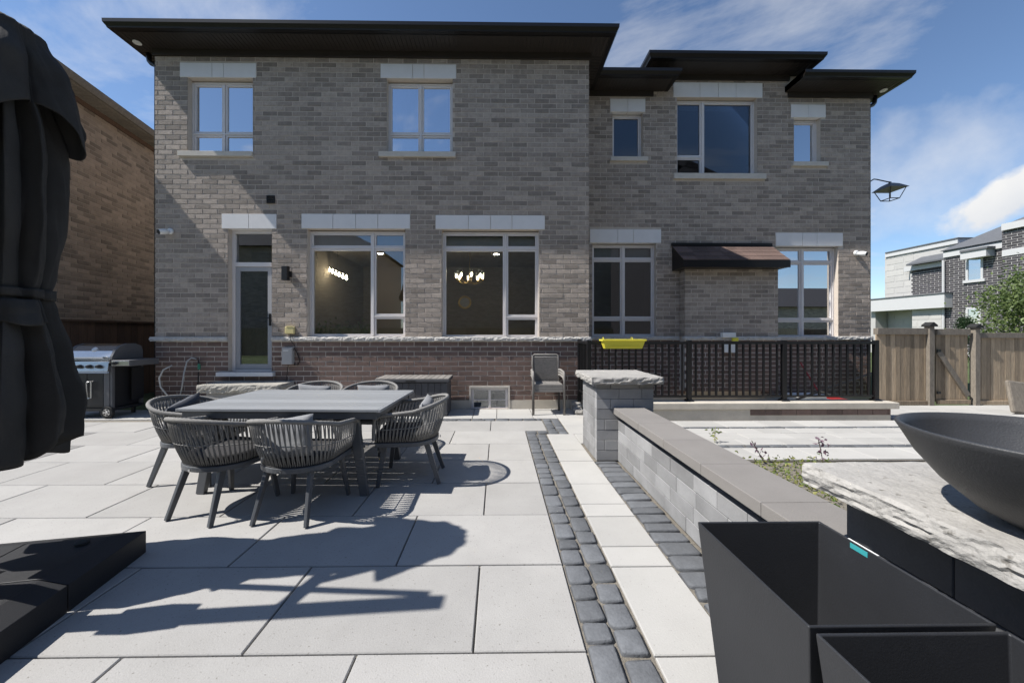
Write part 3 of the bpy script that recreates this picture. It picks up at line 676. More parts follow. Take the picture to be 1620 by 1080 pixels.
# modern house far to the right, seen over the fence
fh = thing('modern_house', 'dark brick and white stone modern house seen over the wooden fence', 'house', (27, 22, 0))
FX = 27.0
def fy(px, X=FX):                                          # depth of a point of a wall standing at X
    lo, hi = 5, 90
    for _ in range(50):
        m_ = (lo + hi) / 2
        if at(px, 500, m_)[0] < X: lo = m_
        else: hi = m_
    return lo
def fz(px, py, X=FX): return at(px, py, fy(px, X))[1]
def fbox(name, m, pa, pb, za, zb, X=FX, d=5, parent=fh):   # volume from the photo columns pa..pb (far..near)
    y1, y0 = fy(pa, X), fy(pb, X); return MB().box(X, X + d, y0, y1, za, zb).build(name, m, parent)
def slab_bricks(pa, pb, za, zb, X, L_, h, m, name):
    y1, y0 = fy(pa, X), fy(pb, X); q = MB(); z = za; k = 0
    while z < zb - .02:
        y = y0 - (k % 2) * L_ / 2
        while y < y1:
            a, c = max(y, y0), min(y + L_ - h * .22, y1)
            if c - a > .05: q.box(X - .012, X + .01, a, c, z, min(z + h * .78, zb))
            y += L_
        z += h; k += 1
    q.build(name, m, fh, kind='stuff')
zt1 = fz(1400, 396); zt2 = fz(1500, 395); zp = fz(1390, 478); zt3 = fz(1590, 356)
fbox('white_stone_wall', 'mortar_white', 1400, 1510, 0, zt1, FX + 1.2, 6)
slab_bricks(1400, 1445, 0, zt1 - .3, FX + 1.2, 1.2, .42, 'stoneblock_white', 'stone_course')
fbox('brick_wall', 'mortar_white', 1493, 1586, 0, zt2 - .25, FX, 6)
slab_bricks(1493, 1586, .3, zt2 - .25, FX, .42, .13, 'brick_dark', 'brickwork')
fbox('brick_wall', 'mortar_white', 1440, 1493, 0, fz(1470, 424), FX + .9, 6)
slab_bricks(1442, 1491, 3.2, fz(1470, 424, FX + .9), FX + .9, .42, .13, 'brick_dark', 'brickwork')
fbox('brick_wall', 'mortar_white', 1585.5, 1800, 0, zt3 - .2, FX - .25, 6)
slab_bricks(1585.5, 1800, .3, zt3 - .2, FX - .25, .42, .13, 'brick_dark', 'brickwork')
fbox('cornice', 'trim_white', 1400, 1515, zt1 - .28, zt1, FX + 1.1, 6); fbox('cornice_cap', 'roof_grey', 1400, 1515, zt1, zt1 + .07, FX + 1.05, 6)
fbox('cornice', 'trim_white', 1492, 1586, zt2 - .45, zt2 - .12, FX - .1, 6); fbox('cornice_cap', 'roof_grey', 1492, 1586, zt2 - .12, zt2 - .05, FX - .14, 6)
fbox('cornice', 'trim_white', 1584, 1800, zt3 - .35, zt3, FX - .4, 6); fbox('band', 'trim_white', 1585, 1800, fz(1600, 405), fz(1600, 395), FX - .29, .4)
y1, y0 = fy(1478), fy(1640)
q = MB(); zr = zt2 - .05
q.add([(FX - .2, fy(1491), zr), (FX - .2, fy(1700), zr), (FX + 6, fy(1700), zr), (FX + 6, fy(1491), zr), (FX + 3, fy(1491) - 2.6, zr + 2.0), (FX + 3, fy(1700), zr + 2.0)], [(0, 1, 5, 4), (0, 4, 3), (1, 2, 5), (2, 3, 4, 5), (0, 3, 2, 1)]).build('roof', 'roof_grey', fh)
q = MB(); ze = fz(1455, 413)
q.add([(FX + .4, fy(1424), ze), (FX + .4, fy(1493), ze), (FX + 2.6, fy(1493), ze + 1.25), (FX + 2.6, fy(1440), ze + 1.25), (FX + .4, fy(1424), ze - .1), (FX + .4, fy(1493), ze - .1), (FX + 2.6, fy(1493), ze - .1), (FX + 2.6, fy(1440), ze - .1)], [(0, 1, 2, 3), (0, 4, 5, 1), (3, 2, 6, 7), (0, 3, 7, 4), (1, 5, 6, 2)]).build('lower_roof', 'roof_grey', fh)
fbox('eave_trim', 'trim_white', 1430, 1493, ze - .42, ze - .1, FX + .75, 1)
zc0, zc1 = fz(1440, 490), fz(1440, 470)
fbox('porch_roof', 'trim_white', 1372, 1494, zc0, zc1, FX - .5, 2.5); fbox('porch_cap', 'roof_grey', 1371, 1494, zc1, zc1 + .07, FX - .55, 2.5)
for pa, pb in ((1377, 1385), (1443, 1490)): fbox('porch_pier', 'stoneblock_white', pa, pb, 0, zc0, FX - .15, .8)
fbox('porch_wall', 'mortar_white', 1380, 1445, 0, zc0, FX + .8, .3); slab_bricks(1392, 1443, 0, zc0, FX + .8, 1.1, .4, 'stoneblock_white', 'stone_course')
slab_bricks(1443.5, 1489.5, 0, zc0, FX - .15, 1.3, .45, 'stoneblock_white', 'stone_course')
yy = fy(1495); MB().tube([(FX - .1, yy, 0), (FX - .1, yy, zt2 - .6)], .06, 8).build('downspout', 'trim_white', fh)
def fwin(pa, pb, ya, yb):
    y1, y0 = fy(pa), fy(pb); z1, z0 = fz((pa + pb) / 2, ya), fz((pa + pb) / 2, yb); q = MB(); e = .1
    q.box(FX - .06, FX + .05, y0, y0 + e, z0, z1).box(FX - .06, FX + .05, y1 - e, y1, z0, z1).box(FX - .06, FX + .05, y0 + e, y1 - e, z1 - e, z1).box(FX - .1, FX + .05, y0 - .1, y1 + .1, z0 - .05, z0 + e)
    wo_ = q.build('window', 'trim_white', fh); MB().box(FX - .03, FX - .02, y0 + e, y1 - e, z0 + e, z1 - e).build('pane', 'glass_sky', wo_); MB().box(FX - .012, FX - .008, y0 + e, y1 - e, z0 + e, z1 - e).build('blind', 'interior', wo_)
fwin(1529, 1556.5, 407, 445); fwin(1529, 1553, 486, 540)
za, zb = fz(1540, 410), fz(1540, 399); fbox('awning', 'trim_white', 1519, 1560, za, zb, FX - .5, .5); fbox('awning_cap', 'roof_grey', 1518, 1562, zb, zb + .12, FX - .56, .56)
# houses standing behind the viewer, which the glass of the ground floor mirrors
def rear_house(x0, x1, y1, h, label, rise=2.0, wm='mortar', bm='brick_taupe'):
    t = thing('rear_house', label, 'house', ((x0 + x1) / 2, y1 - 4, 0))
    MB().box(x0, x1, y1 - 8, y1, -.1, h).build('wall', wm, t)
    q = MB()
    for r in courses(x0, x1, 0, h, [], .1): brick_shape(q, *r, 0)
    q.v = [(x0 + x1 - v[0], y1 - v[1] - .0 + .004, v[2]) for v in q.v]; q.build('brickwork', bm, t, kind='stuff')
    MB().add([(x0 - .4, y1 + .4, h), (x1 + .4, y1 + .4, h), (x1 + .4, y1 - 8, h), (x0 - .4, y1 - 8, h), (x0 + 3, y1 - 3.4, h + rise), (x1 - 3, y1 - 3.4, h + rise)], [(0, 1, 5, 4), (1, 2, 5), (2, 3, 4, 5), (3, 0, 4), (0, 3, 2, 1)]).build('roof', 'shingle', t)
rear_house(-5.6, 13, -12.5, 8.2, 'wide brick house seen only as a dark reflection in the dining room window')
rear_house(-27, -9, -12.5, 7.5, 'brick house seen only as a reflection in the kitchen window')
rear_house(19, 34, -15, 3.6, 'low brick house seen only as a reflection in the right-hand ground floor window')
rear_house(7.8, 12.4, -1.5, 7.6, 'tall brick house seen only as a roof reflected in the wide upper window', 3.6, 'brick_dark', 'brick_dark')
rf_ = thing('wooden_fence', 'timber fence seen only as a reflection low in the ground floor windows', 'fence', (0, -9, 0)); D = None
for k in range(64):
    o = MB().box(0, .78, -9.0, -8.97, 0, 1.7).build('fence_board', 'fencewood', rf_) if D is None else put('fence_board', D, rf_)
    D = o.data; o.location = (-30 + k * .8, 0, 0)
#SECTION-THINGS
# ================================================================== FENCES AND RAILINGS
fe = thing('wooden_fence', 'dark stained board fence in the gap between the two brick houses', 'fence', (-7.9, 9, 0))
y = 6.3; PB = None
while y < 12:
    if PB is None: o = MB().box(-7.9, -7.882, 0, .135, .03, 1.60).build('fence_board', 'fencewood_dark', fe); PB = o.data
    else: o = put('fence_board', PB, fe)
    o.location = (random.uniform(-.002, .002), y, 0); y += .14
MB().box(-7.96, -7.84, 6.3, 12, 1.60, 1.635).build('top_rail', 'fencewood_dark', fe); MB().box(-7.935, -7.90, 6.3, 12, 1.47, 1.59).build('rail', 'fencewood_dark', fe)
YW = 6.95
def board_run(t, x0, x1, z0, z1, m, wd=.094):
    x = x0; D = None
    while x < x1 - .02:
        c = min(x + wd, x1); o = MB().box(x + .0015, c - .0015, YW + random.uniform(-.004, .004), YW + .02, z0, z1 + random.uniform(-.004, .004)).build('fence_board', m, t); x = c
def wpost(t, x, z1, m='fencewood_grey', w_=.095):
    o = MB().box(x - w_ / 2, x + w_ / 2, YW - .06, YW + .035, -.03, z1).build('post', m, t, bevel=.004)
    MB().prism([(x - .075, z1), (x + .075, z1), (x + .075, z1 + .03), (x, z1 + .085), (x - .075, z1 + .03)], YW - .09, YW + .06, 'y').build('post_cap', 'rubber', o)
zA = at(1420, 519, YW)[1]; zA2 = at(1420, 529, YW)[1]; zB0, zB1 = at(1420, 637, YW)[1], at(1420, 646, YW)[1]
x0, xp, xg0, xg1, xq = at(1386, 600, YW)[0], at(1469, 600, YW)[0], at(1480, 600, YW)[0], at(1534, 600, YW)[0], at(1541, 600, YW)[0]
fa = thing('wooden_fence', 'weathered board fence section between the black railing and the gate', 'fence', (x0, YW, 0), group='weathered timber fence sections')
board_run(fa, x0, xp - .05, max(zB0 - .02, .04), zA2 + .01, 'fencewood')
MB().box(x0, xp - .05, YW - .035, YW + .055, zA2, zA).build('top_rail', 'fencewood_grey', fa, bevel=.004); MB().box(x0, xp - .05, YW - .03, YW + .05, .0, .085).build('bottom_rail', 'fencewood', fa, bevel=.004); wpost(fa, xp, zA + .03)
gt = thing('wooden_gate', 'weathered board gate with a diagonal brace in the timber fence', 'gate', (xg0, YW, 0))
board_run(gt, xg0 + .005, xg1 - .04, .06, zA2 + .0, 'fencewood')
MB().box(xg0, xg1 - .02, YW - .035, YW + .04, zA2 - .01, zA - .015).build('top_rail', 'fencewood_grey', gt, bevel=.004); MB().box(xg0, xg1 - .02, YW - .035, YW - .002, .02, .10).build('bottom_rail', 'fencewood', gt, bevel=.004)
MB().bar((xg0 + .03, YW - .02, at(1480, 556, YW)[1]), (xg1 - .06, YW - .02, .18), .035, .09, (0, 0, 1)).build('brace', 'fencewood_grey', gt, bevel=.004)
for z in (.22, 1.02): MB().box(xg0 - .02, xg0 + .05, YW - .05, YW - .034, z, z + .05).build('hinge', 'black_metal', gt)
fb_ = thing('wooden_fence', 'weathered board fence section right of the gate beside the tree', 'fence', (xq, YW, 0), group='weathered timber fence sections')
zC = zA - .09; board_run(fb_, xq + .05, 13.0, .04, zC - .1, 'fencewood'); wpost(fb_, xq, zA + .0)
MB().box(xq + .05, 13.0, YW - .035, YW + .055, zC - .1, zC).build('top_rail', 'fencewood_grey', fb_, bevel=.004); MB().box(xq + .05, 13.0, YW - .03, YW + .05, 0, .085).build('bottom_rail', 'fencewood', fb_, bevel=.004)
# stairwell kerb wall
kw = thing('stairwell_kerb', 'low concrete kerb wall with a row of brown bricks under the black railing', 'wall', (4, 5.85, 0))
kx0, kx1 = 1.45, at(1409, 650, 5.75)[0]
MB().box(kx0, kx1, 5.75, 6.0, -.06, .18).build('core', 'concrete', kw)
MB().box(kx0 - .02, kx1 + .12, 5.725, 6.03, .18, .28).build('coping', 'concrete', kw, bevel=.008)
xb = at(1187, 650, 5.75)[0]; i = 0
while xb < kx1 - .03:
    c = min(xb + .245, kx1); MB().box(xb, c - .008, 5.742, 5.78, .085, .172).build('brick', 'brick_brown', kw); xb = c
q = MB(); q.box(WELL[0], WELL[1], 6.0, 6.02, -1.3, .0).box(WELL[0] - .02, WELL[0], 6.02, 7.7, -2.6, .0).box(WELL[1], WELL[1] + .03, 6.02, 7.7, -2.6, .0).box(WELL[0], WELL[1], 6.02, 7.7, -1.32, -1.3).build('stairwell_lining', 'concrete', kw)
for k in range(5): MB().box(WELL[1] - .28 - k * .27, WELL[1] - k * .27, 6.75, 7.69, -.25 - k * .19, -.06 - k * .19 if k else -.02).build('step', 'concrete', kw)
YA = 5.92
rl = thing('iron_railing', 'black iron railing with square balusters above the stairwell kerb', 'railing', (4, YA, .28))
posts = [1.47, at(1090, 590, YA)[0], at(1240, 590, YA)[0], at(1385, 590, YA)[0]]; zr = at(1150, 540, YA)[1]; zb_ = at(1150, 628, YA)[1]
for x in posts: o = MB().box(x - .032, x + .032, YA - .032, YA + .032, .28, zr + .02).build('post', 'black_metal', rl, bevel=.003); MB().tbox((x, YA, .281), (.06, .06), (x, YA, .31), (.045, .045)).build('foot', 'black_metal', o)
for a, c in zip(posts, posts[1:]):
    MB().box(a + .033, c - .033, YA - .028, YA + .028, zr - .045, zr).build('top_rail', 'black_metal', rl, bevel=.004); MB().box(a + .033, c - .033, YA - .016, YA + .016, zb_, zb_ + .03).build('bottom_rail', 'black_metal', rl)
    n = int((c - a) / .1085); D = None
    for k in range(1, n):
        o = MB().box(-.013, .013, -.013, .013, zb_ + .03, zr - .045).build('baluster', 'black_metal', rl) if D is None else put('baluster', D, rl)
        D = o.data; o.location = (a + (c - a) * k / n, YA, 0)
rr = thing('iron_railing', 'short black railing return from the corner post to the house wall', 'railing', (1.47, 6.3, 0))
MB().box(1.442, 1.498, YA + .033, YF - .07, zr - .045, zr).build('top_rail', 'black_metal', rr); MB().box(1.454, 1.486, YA + .033, YF - .07, zb_, zb_ + .03).build('bottom_rail', 'black_metal', rr)
MB().box(1.44, 1.50, YF - .13, YF - .07, .0, zr + .02).build('post', 'black_metal', rr)
for k in range(1, 6): MB().box(1.457, 1.483, YA + k * .105 - .013, YA + k * .105 + .013, zb_ + .03, zr - .045).build('baluster', 'black_metal', rr)
MB().tube([(5.0, 6.55, .05), (at(1385, 588, 6.55)[0], 6.55, at(1385, 588, 6.55)[1])], .02, 8).build('handrail', 'black_metal', kw)
X0, X1 = at(951, 545, YA - .09)[0], at(1017, 545, YA - .09)[0]; zt, zb2 = at(980, 537, YA - .09)[1], at(980, 551, YA - .09)[1]; xm = (X0 + X1) / 2; hw = (X1 - X0) / 2
ft_ = thing('flower_box', 'empty yellow plastic flower box hooked on the black railing', 'planter', (xm, YA - .1, zb2))
q = MB(); yc = YA - .115; vo = []
for (hx_, hy_, z) in ((hw, .085, zt), (hw - .045, .065, zb2), (hw - .055, .055, zb2 + .01), (hw - .015, .072, zt)):
    vo += [(xm + a * hx_, yc + b_ * hy_, z) for a, b_ in ((-1, -1), (1, -1), (1, 1), (-1, 1))]
q.add(vo, [(r * 4 + i, r * 4 + (i + 1) % 4, (r * 4 + 4 + (i + 1) % 4) % 16, (r * 4 + 4 + i) % 16) for r in (0, 2, 3) for i in range(4)] + [(7, 6, 5, 4), (8, 9, 10, 11)] ).build('tub', 'yellow', ft_)
MB().box(X0 - .012, X1 + .012, yc - .1, yc - .083, zt - .022, zt + .004).box(X0 - .012, X1 + .012, yc + .083, yc + .1, zt - .022, zt + .004).box(X0 - .012, X0 + .004, yc - .083, yc + .083, zt - .022, zt + .004).box(X1 - .004, X1 + .012, yc - .083, yc + .083, zt - .022, zt + .004).build('rim', 'yellow', ft_, bevel=.003)
MB().box(xm - hw * .72, xm + hw * .72, yc - .079, yc - .07, zb2 + .035, zb2 + .045).build('rib', 'yellow', ft_)
for x in (X0 + .06, X1 - .14): MB().tube([(x, yc + .09, zt - .0), (x, yc + .1, zt + .03), (x, YA + .04, zt + .032), (x, YA + .045, zt - .05)], .005, 6).build('hook', 'yellow', ft_)
# ================================================================== STONE PILLAR, WALL, FIRE PILLAR
def blocks(t, x0, x1, y0, y1, z0, z1, ch, bl, m, faces='LF', dep=.09, seed=0):
    "coursed blocks on the left (-X) and front (-Y) faces, each block a stone of its own"
    rr_ = random.Random(seed); z = z0; k = 0
    while z < z1 - .01:
        zt_ = min(z + ch, z1)
        for f in faces:
            p, e = (y0, y1) if f in 'LR' else (x0, x1); p -= (k % 2) * bl * .5
            while p < e - .005:
                a, c = max(p, y0 if f in 'LR' else x0), min(p + bl * rr_.choice((1, 1, .8)), e)
                if e - c < .06: c = e
                if c - a > .03:
                    g = .0018; j = rr_.uniform(0, .003); q = MB()
                    if f == 'L': q.box(x0 - j, x0 + dep, a + g + (dep if 'F' in faces and a < y0 + .01 else 0), c - g, z + g, zt_ - g)
                    elif f == 'R': q.box(x1 - dep, x1 + j, a + g, c - g, z + g, zt_ - g)
                    elif f == 'F': q.box(a + g, c - g, y0 - j, y0 + dep, z + g, zt_ - g)
                    else: q.box(a + g, c - g, y1 - dep, y1 + j, z + g, zt_ - g)
                    q.build('wall_block', m, t, bevel=.003, seg=1)
                p = c if c > p else p + bl
        z = zt_; k += 1
PX0, PX1, PY0, PY1 = 1.065, 1.69, 3.96, 4.58
pl = thing('stone_pillar', 'square grey block pillar with a rough stone cap at the end of the wall', 'pillar', (1.38, 4.27, 0))
blocks(pl, PX0, PX1, PY0, PY1, .0, .835, .1115, .31, 'wallblock', 'LF', seed=3)
MB().box(PX0 + .05, PX1 - .003, PY0 + .05, PY1, -.02, .833).build('core', 'wallblock', pl)
rough_slab(.995, 1.76, 3.88, 4.66, .835, .912, .013, .022, 2).build('capstone', 'capstone', pl)
gw = thing('garden_wall', 'low grey block wall with smooth taupe coping running from the pillar', 'wall', (1.43, 2.6, 0))
WX0, WX1 = 1.30, 1.54
blocks(gw, WX0, WX1, 1.40, 3.955, .0, .445, .1115, .33, 'wallblock', 'L', seed=5)
MB().box(WX0 + .06, WX1, 1.40, 3.95, -.02, .505).build('core', 'wallblock_shaded', gw)
MB().box(WX0 + .035, WX1 - .03, 1.40, 3.953, .446, .512).build('shadow_course', 'wallblock_shaded', gw)  # recessed course, its dark colour stands in for shade under the coping
cj = [3.955, 3.75, 3.24, 2.745, 2.235, 1.72, 1.402]
for a, c in zip(cj[1:], cj): MB().box(1.243, 1.575, a + .0015, c - .0015, .512, .58).build('coping_stone', 'coping', gw, bevel=.004)
fp = thing('fire_pillar', 'block pillar with shade put into its dark colour and a thick rough stone slab under the fire bowl', 'pillar', (1.55, .88, 0))
blocks(fp, 1.34, 1.98, .52, 1.395, .0, .805, .2, .36, 'wallblock_shaded', 'LB', seed=9)  # blocks coloured dark to stand in for the shade below the slab
MB().box(1.39, 1.98, .52, 1.34, -.02, .803).build('core', 'wallblock_shaded', fp)
rough_slab(1.180, 2.10, .42, 1.40, .805, .882, .012, .014, 4, .004).build('capstone', 'capstone', fp)
q = MB(); Rb, hb = .30, .205
hk = 1.15; pr = [(.0, 0), (.085, .0), (.10, .004), (.155, .032), (.215, .082), (.262, .138), (.292, .19), (Rb, .203), (Rb - .001, .207), (Rb - .012, .207), (.283, .188), (.252, .138), (.205, .088), (.15, .045), (.09, .018), (.0, .014)]
tag(q.lathe([(a, z * hk) for a, z in pr], (0, 0, 0), 96).build('fire_bowl', 'bowl', smooth=True, loc=(1.404, .876, .886)), 'wide shallow dark grey fire bowl on the rough stone slab', 'bowl')
# ================================================================== PLANTERS
def planter(y0, y1, label, sticker):
    x0, x1, zt = .636, 1.03, .78; t = thing('tall_planter', label, 'planter', ((x0 + x1) / 2, (y0 + y1) / 2, 0), group='tall black planters')
    xc, yc = (x0 + x1) / 2, (y0 + y1) / 2; hx, hy = (x1 - x0) / 2, (y1 - y0) / 2; tp = .068; w_ = .007; q = MB(); vs = []
    for (h1, h2, z) in ((hx - tp, hy - tp, 0), (hx, hy, zt), (hx - w_, hy - w_, zt), (hx - tp * .75 - w_, hy - tp * .75 - w_, .18)):
        vs += [(xc + a * h1, yc + b_ * h2, z) for a, b_ in ((-1, -1), (1, -1), (1, 1), (-1, 1))]
    q.add(vs, [(r * 4 + i, r * 4 + (i + 1) % 4, r * 4 + 4 + (i + 1) % 4, r * 4 + 4 + i) for r in range(3) for i in range(4)] + [(3, 2, 1, 0), (12, 13, 14, 15)])
    q.build('tub', 'planter', t, bevel=.006, seg=3)
    if sticker:
        MB().box(x1 - .0095, x1 - .0078, 1.0, 1.05, zt - .02, zt - .006).build('sticker', 'sticker', t); MB().box(x1 - .0065, x1 - .002, .975, 1.06, zt + .0003, zt + .0012).build('price_strip', 'white_plastic', t)
planter(.742, 1.162, 'tall tapered black planter nearest the low wall, with a turquoise sticker', True)
planter(.305, .728, 'tall tapered black planter cut off by the bottom right corner', False)
# ================================================================== PARASOL
AXX, AXY = -2.75, 2.05; bx, by, brz = -2.63, 1.75, R(-10.5)
pa = thing('folded_parasol', 'folded dark grey cantilever parasol strapped round its middle, on a black base', 'parasol', (bx, by, 0))
rotb = Matrix.Translation((bx, by, 0)) @ Matrix.Rotation(brz * -1, 4, 'Z')
for i, (sx_, sy_) in enumerate(((-1, -1), (1, -1), (1, 1), (-1, 1))):
    q = MB(); g = .003; h = .51
    x0, x1 = sorted((g * sx_, h * sx_)); y0, y1 = sorted((g * sy_, h * sy_))
    def ch(z, e): return [(x0 + (e if sx_ < 0 else 0), y0 + (e if sy_ < 0 else 0), z), (x1 - (e if sx_ > 0 else 0), y0 + (e if sy_ < 0 else 0), z), (x1 - (e if sx_ > 0 else 0), y1 - (e if sy_ > 0 else 0), z), (x0 + (e if sx_ < 0 else 0), y1 - (e if sy_ > 0 else 0), z)]
    vs = ch(.0, .0) + ch(.135, .0) + ch(.175, .11) + ch(.178, .13)
    q.add(vs, [(r * 4 + k, r * 4 + (k + 1) % 4, r * 4 + 4 + (k + 1) % 4, r * 4 + 4 + k) for r in range(3) for k in range(4)] + [(3, 2, 1, 0), (12, 13, 14, 15)])
    q.v = [tuple(rotb @ Vector(v)) for v in q.v]
    o = q.build('base_tank', 'basebox', pa, bevel=.008)
    q = MB(); q.lathe([(0, 0), (.03, 0), (.03, .012), (.02, .016), (0, .016)], (0, 0, 0), 16); q.v = [tuple(rotb @ (Vector(v) + Vector((sx_ * .32, sy_ * .32, .179)))) for v in q.v]; q.build('filler_cap', 'rubber', o)
MB().tbox((bx, by, .178), (.14, .14), (bx, by, .215), (.075, .075)).build('mast_foot', 'black_metal', pa)
MB().bar((bx, by - .04, .2), (bx + .02, by - .27, 2.93), .1, .1, (0, 1, 0)).build('mast', 'alu', pa, bevel=.008)
MB().bar((bx - .0, by + .16, .98), (bx + .02, by - .20, 2.86), .035, .045, (0, 1, 0)).build('strut', 'alu', pa)
MB().bar((bx + .012, by - .18, 1.95), (AXX, AXY + .0, 2.35), .05, .06).build('arm', 'alu', pa)
MB().box(bx - .08, bx + .08, by - .20, by - .04, 1.08, 1.34).build('crank_box', 'black_metal', pa, bevel=.01)
MB().tube([(AXX, AXY, .98), (AXX, AXY, 3.12)], .03, 10).build('canopy_pole', 'alu', pa)
def lerp_tab(tab, z):
    for (za, a), (zb_, c) in zip(tab, tab[1:]):
        if za >= z >= zb_: t = (za - z) / (za - zb_); t = t * t * (3 - 2 * t); return a + (c - a) * t
    return tab[-1][1]
def cloth(name, tab, famp, n, zt, zb, hem, seed, parent, seg=240, rows=70, th0=0, th1=2 * math.pi, phase=0., wob=.02):
    q = MB(); vs = []; fs = []; full_ = abs(th1 - th0 - 2 * math.pi) < 1e-3; cols_ = seg if full_ else seg + 1
    for j in range(rows + 1):
        for i in range(cols_):
            th = th0 + (th1 - th0) * i / seg; ze = zb + hem(th); z = zt + (ze - zt) * (j / rows)
            r = lerp_tab(tab, z if z > tab[-1][0] else tab[-1][0]); A = lerp_tab(famp, max(z, famp[-1][0]))
            ph = n * th + phase + .9 * math.sin(2 * th + seed) + .35 * math.sin(z * 2.3 + th * 3 + seed) * 1.1
            s_ = 2 * abs(math.sin(ph / 2)) ** .62 - 1.15
            r = r * (1 + A * s_) + wob * noise.noise(Vector((math.cos(th) * 2.2 + seed, math.sin(th) * 2.2, z * 2.6))) + .013 * noise.noise(Vector((math.cos(th) * 7, math.sin(th) * 7, z * 6 + seed))) + .004 * noise.noise(Vector((math.cos(th) * 22, math.sin(th) * 22, z * 16 + seed)))
            th2 = th + .07 * math.sin(ph + 1.1) * (A / .25)
            vs.append((AXX + r * math.cos(th2), AXY + r * math.sin(th2), z))
    for j in range(rows):
        for i in range(seg):
            a = j * cols_ + i; c = j * cols_ + (i + 1) % cols_; fs.append((a, c, c + cols_, a + cols_))
    o = q.add(vs, fs).build(name, 'canopy', parent, smooth=True)
    sd = o.modifiers.new('t', 'SOLIDIFY'); sd.thickness = .004; return o
body = [(3.15, .05), (3.02, .10), (2.75, .15), (2.35, .195), (2.0, .19), (1.68, .17), (1.60, .16), (1.52, .172), (1.25, .215), (.95, .25), (.70, .24)]
fa_ = [(3.15, 0), (3.0, .12), (2.4, .36), (1.8, .34), (1.60, .2), (1.5, .28), (1.1, .38), (.7, .38)]
can = cloth('canopy', body, fa_, 10, 3.08, .73, lambda t: .07 * math.sin(3 * t + .4) + .03 * math.sin(8 * t), 1.7, pa, phase=1.2)
cap_ = [(3.2, .03), (3.13, .05), (3.05, .16), (2.85, .22), (2.5, .275), (2.3, .28)]
cloth('vent_flap', cap_, [(3.2, 0), (3.1, .08), (2.8, .3), (2.3, .46)], 8, 3.12, 2.52, lambda t: .13 * math.sin(5 * t + .9 * math.sin(2 * t + 3.1) + 2.0) + .03 * math.sin(2 * t), 3.1, can, rows=40, phase=.5, wob=.035)
cloth('strap', [(1.70, .188), (1.5, .186)], [(1.7, .12), (1.5, .12)], 10, 1.625, 1.575, lambda t: -.012 * math.sin(t), 1.7, can, rows=3, phase=1.2, wob=.0)
cloth('pouch_flap', [(1.62, .175), (1.5, .225), (1.42, .245)], [(1.62, .08), (1.4, .16)], 9, 1.56, 1.43, lambda t: .012 * math.sin(7 * t), 4.0, can, seg=60, rows=14, th0=-1.35, th1=.1, wob=.03)
# ================================================================== TABLE AND ROPE CHAIRS
TCX, TCY, TR = -1.83, 3.617, R(-2.0); TH = .745
tb = thing('dining_table', 'rectangular grey slatted dining table with splayed legs', 'table', (TCX, TCY, 0), TR)
TL, TW = 1.74, 1.05; nP = 7; pw = (TW - .006 * (nP - 1)) / nP; D = None
for k in range(nP):
    o = MB().box(-TL / 2 + .022, TL / 2 - .022, 0, pw - (.0), TH - .022, TH).build('slat', 'tabletop', tb, world=False, bevel=.002) if D is None else put('slat', D, tb, world=False, bevel=.002)
    D = o.data; o.location = (0, -TW / 2 + k * (pw + .006), 0)
for s in (-1, 1): MB().box(s * TL / 2 - (.021 if s > 0 else 0), s * TL / 2 + (.021 if s < 0 else 0), -TW / 2, TW / 2, TH - .024, TH - .0005).build('end_board', 'tabletop', tb, world=False, bevel=.002)
for s in (-1, 1):
    MB().box(-TL / 2 + .04, TL / 2 - .04, s * .49 - .015, s * .49 + .015, TH - .085, TH - .0225).build('apron', 'alu', tb, world=False); MB().box(s * .81 - .015, s * .81 + .015, -.47, .47, TH - .085, TH - .0245).build('apron', 'alu', tb, world=False)
    MB().box(s * .4 - .02, s * .4 + .02, -.47, .47, TH - .07, TH - .0235).build('cross_bar', 'alu', tb, world=False)
    for t_ in (-1, 1):
        MB().bar((s * .60, t_ * .43, TH - .03), (s * .71, t_ * .45, 0.0), .05, .085, (1, 0, 0), .045, .07).build('leg', 'alu', tb, world=False, bevel=.004)
    MB().bar((s * .63, -.42, TH - .1), (s * .63, .42, TH - .1), .04, .03).build('leg_brace', 'alu', tb, world=False)
def upath(a, yb, yf, n, z0, z1, pw_=2.5):
    "U outline: straight arms joined by a rounded back; returns n points from left arm end to right arm end"
    P = []; L1 = yf - (yb + a * .85)
    arc = math.pi * a * .95; tot = 2 * L1 + arc
    for i in range(n):
        s = tot * i / (n - 1)
        if s < L1: x, y, u = -a, yf - s, s / L1 * .3
        elif s > L1 + arc: x, y, u = a, yf - (tot - s), (tot - s) / L1 * .3
        else:
            t = math.pi * (s - L1) / arc; x, y = -a * math.cos(t), yb + a * .85 - a * .85 * math.sin(t); u = .3 + .7 * math.sin(t)
        P.append(Vector((x, y, z0 + (z1 - z0) * u)))
    return P
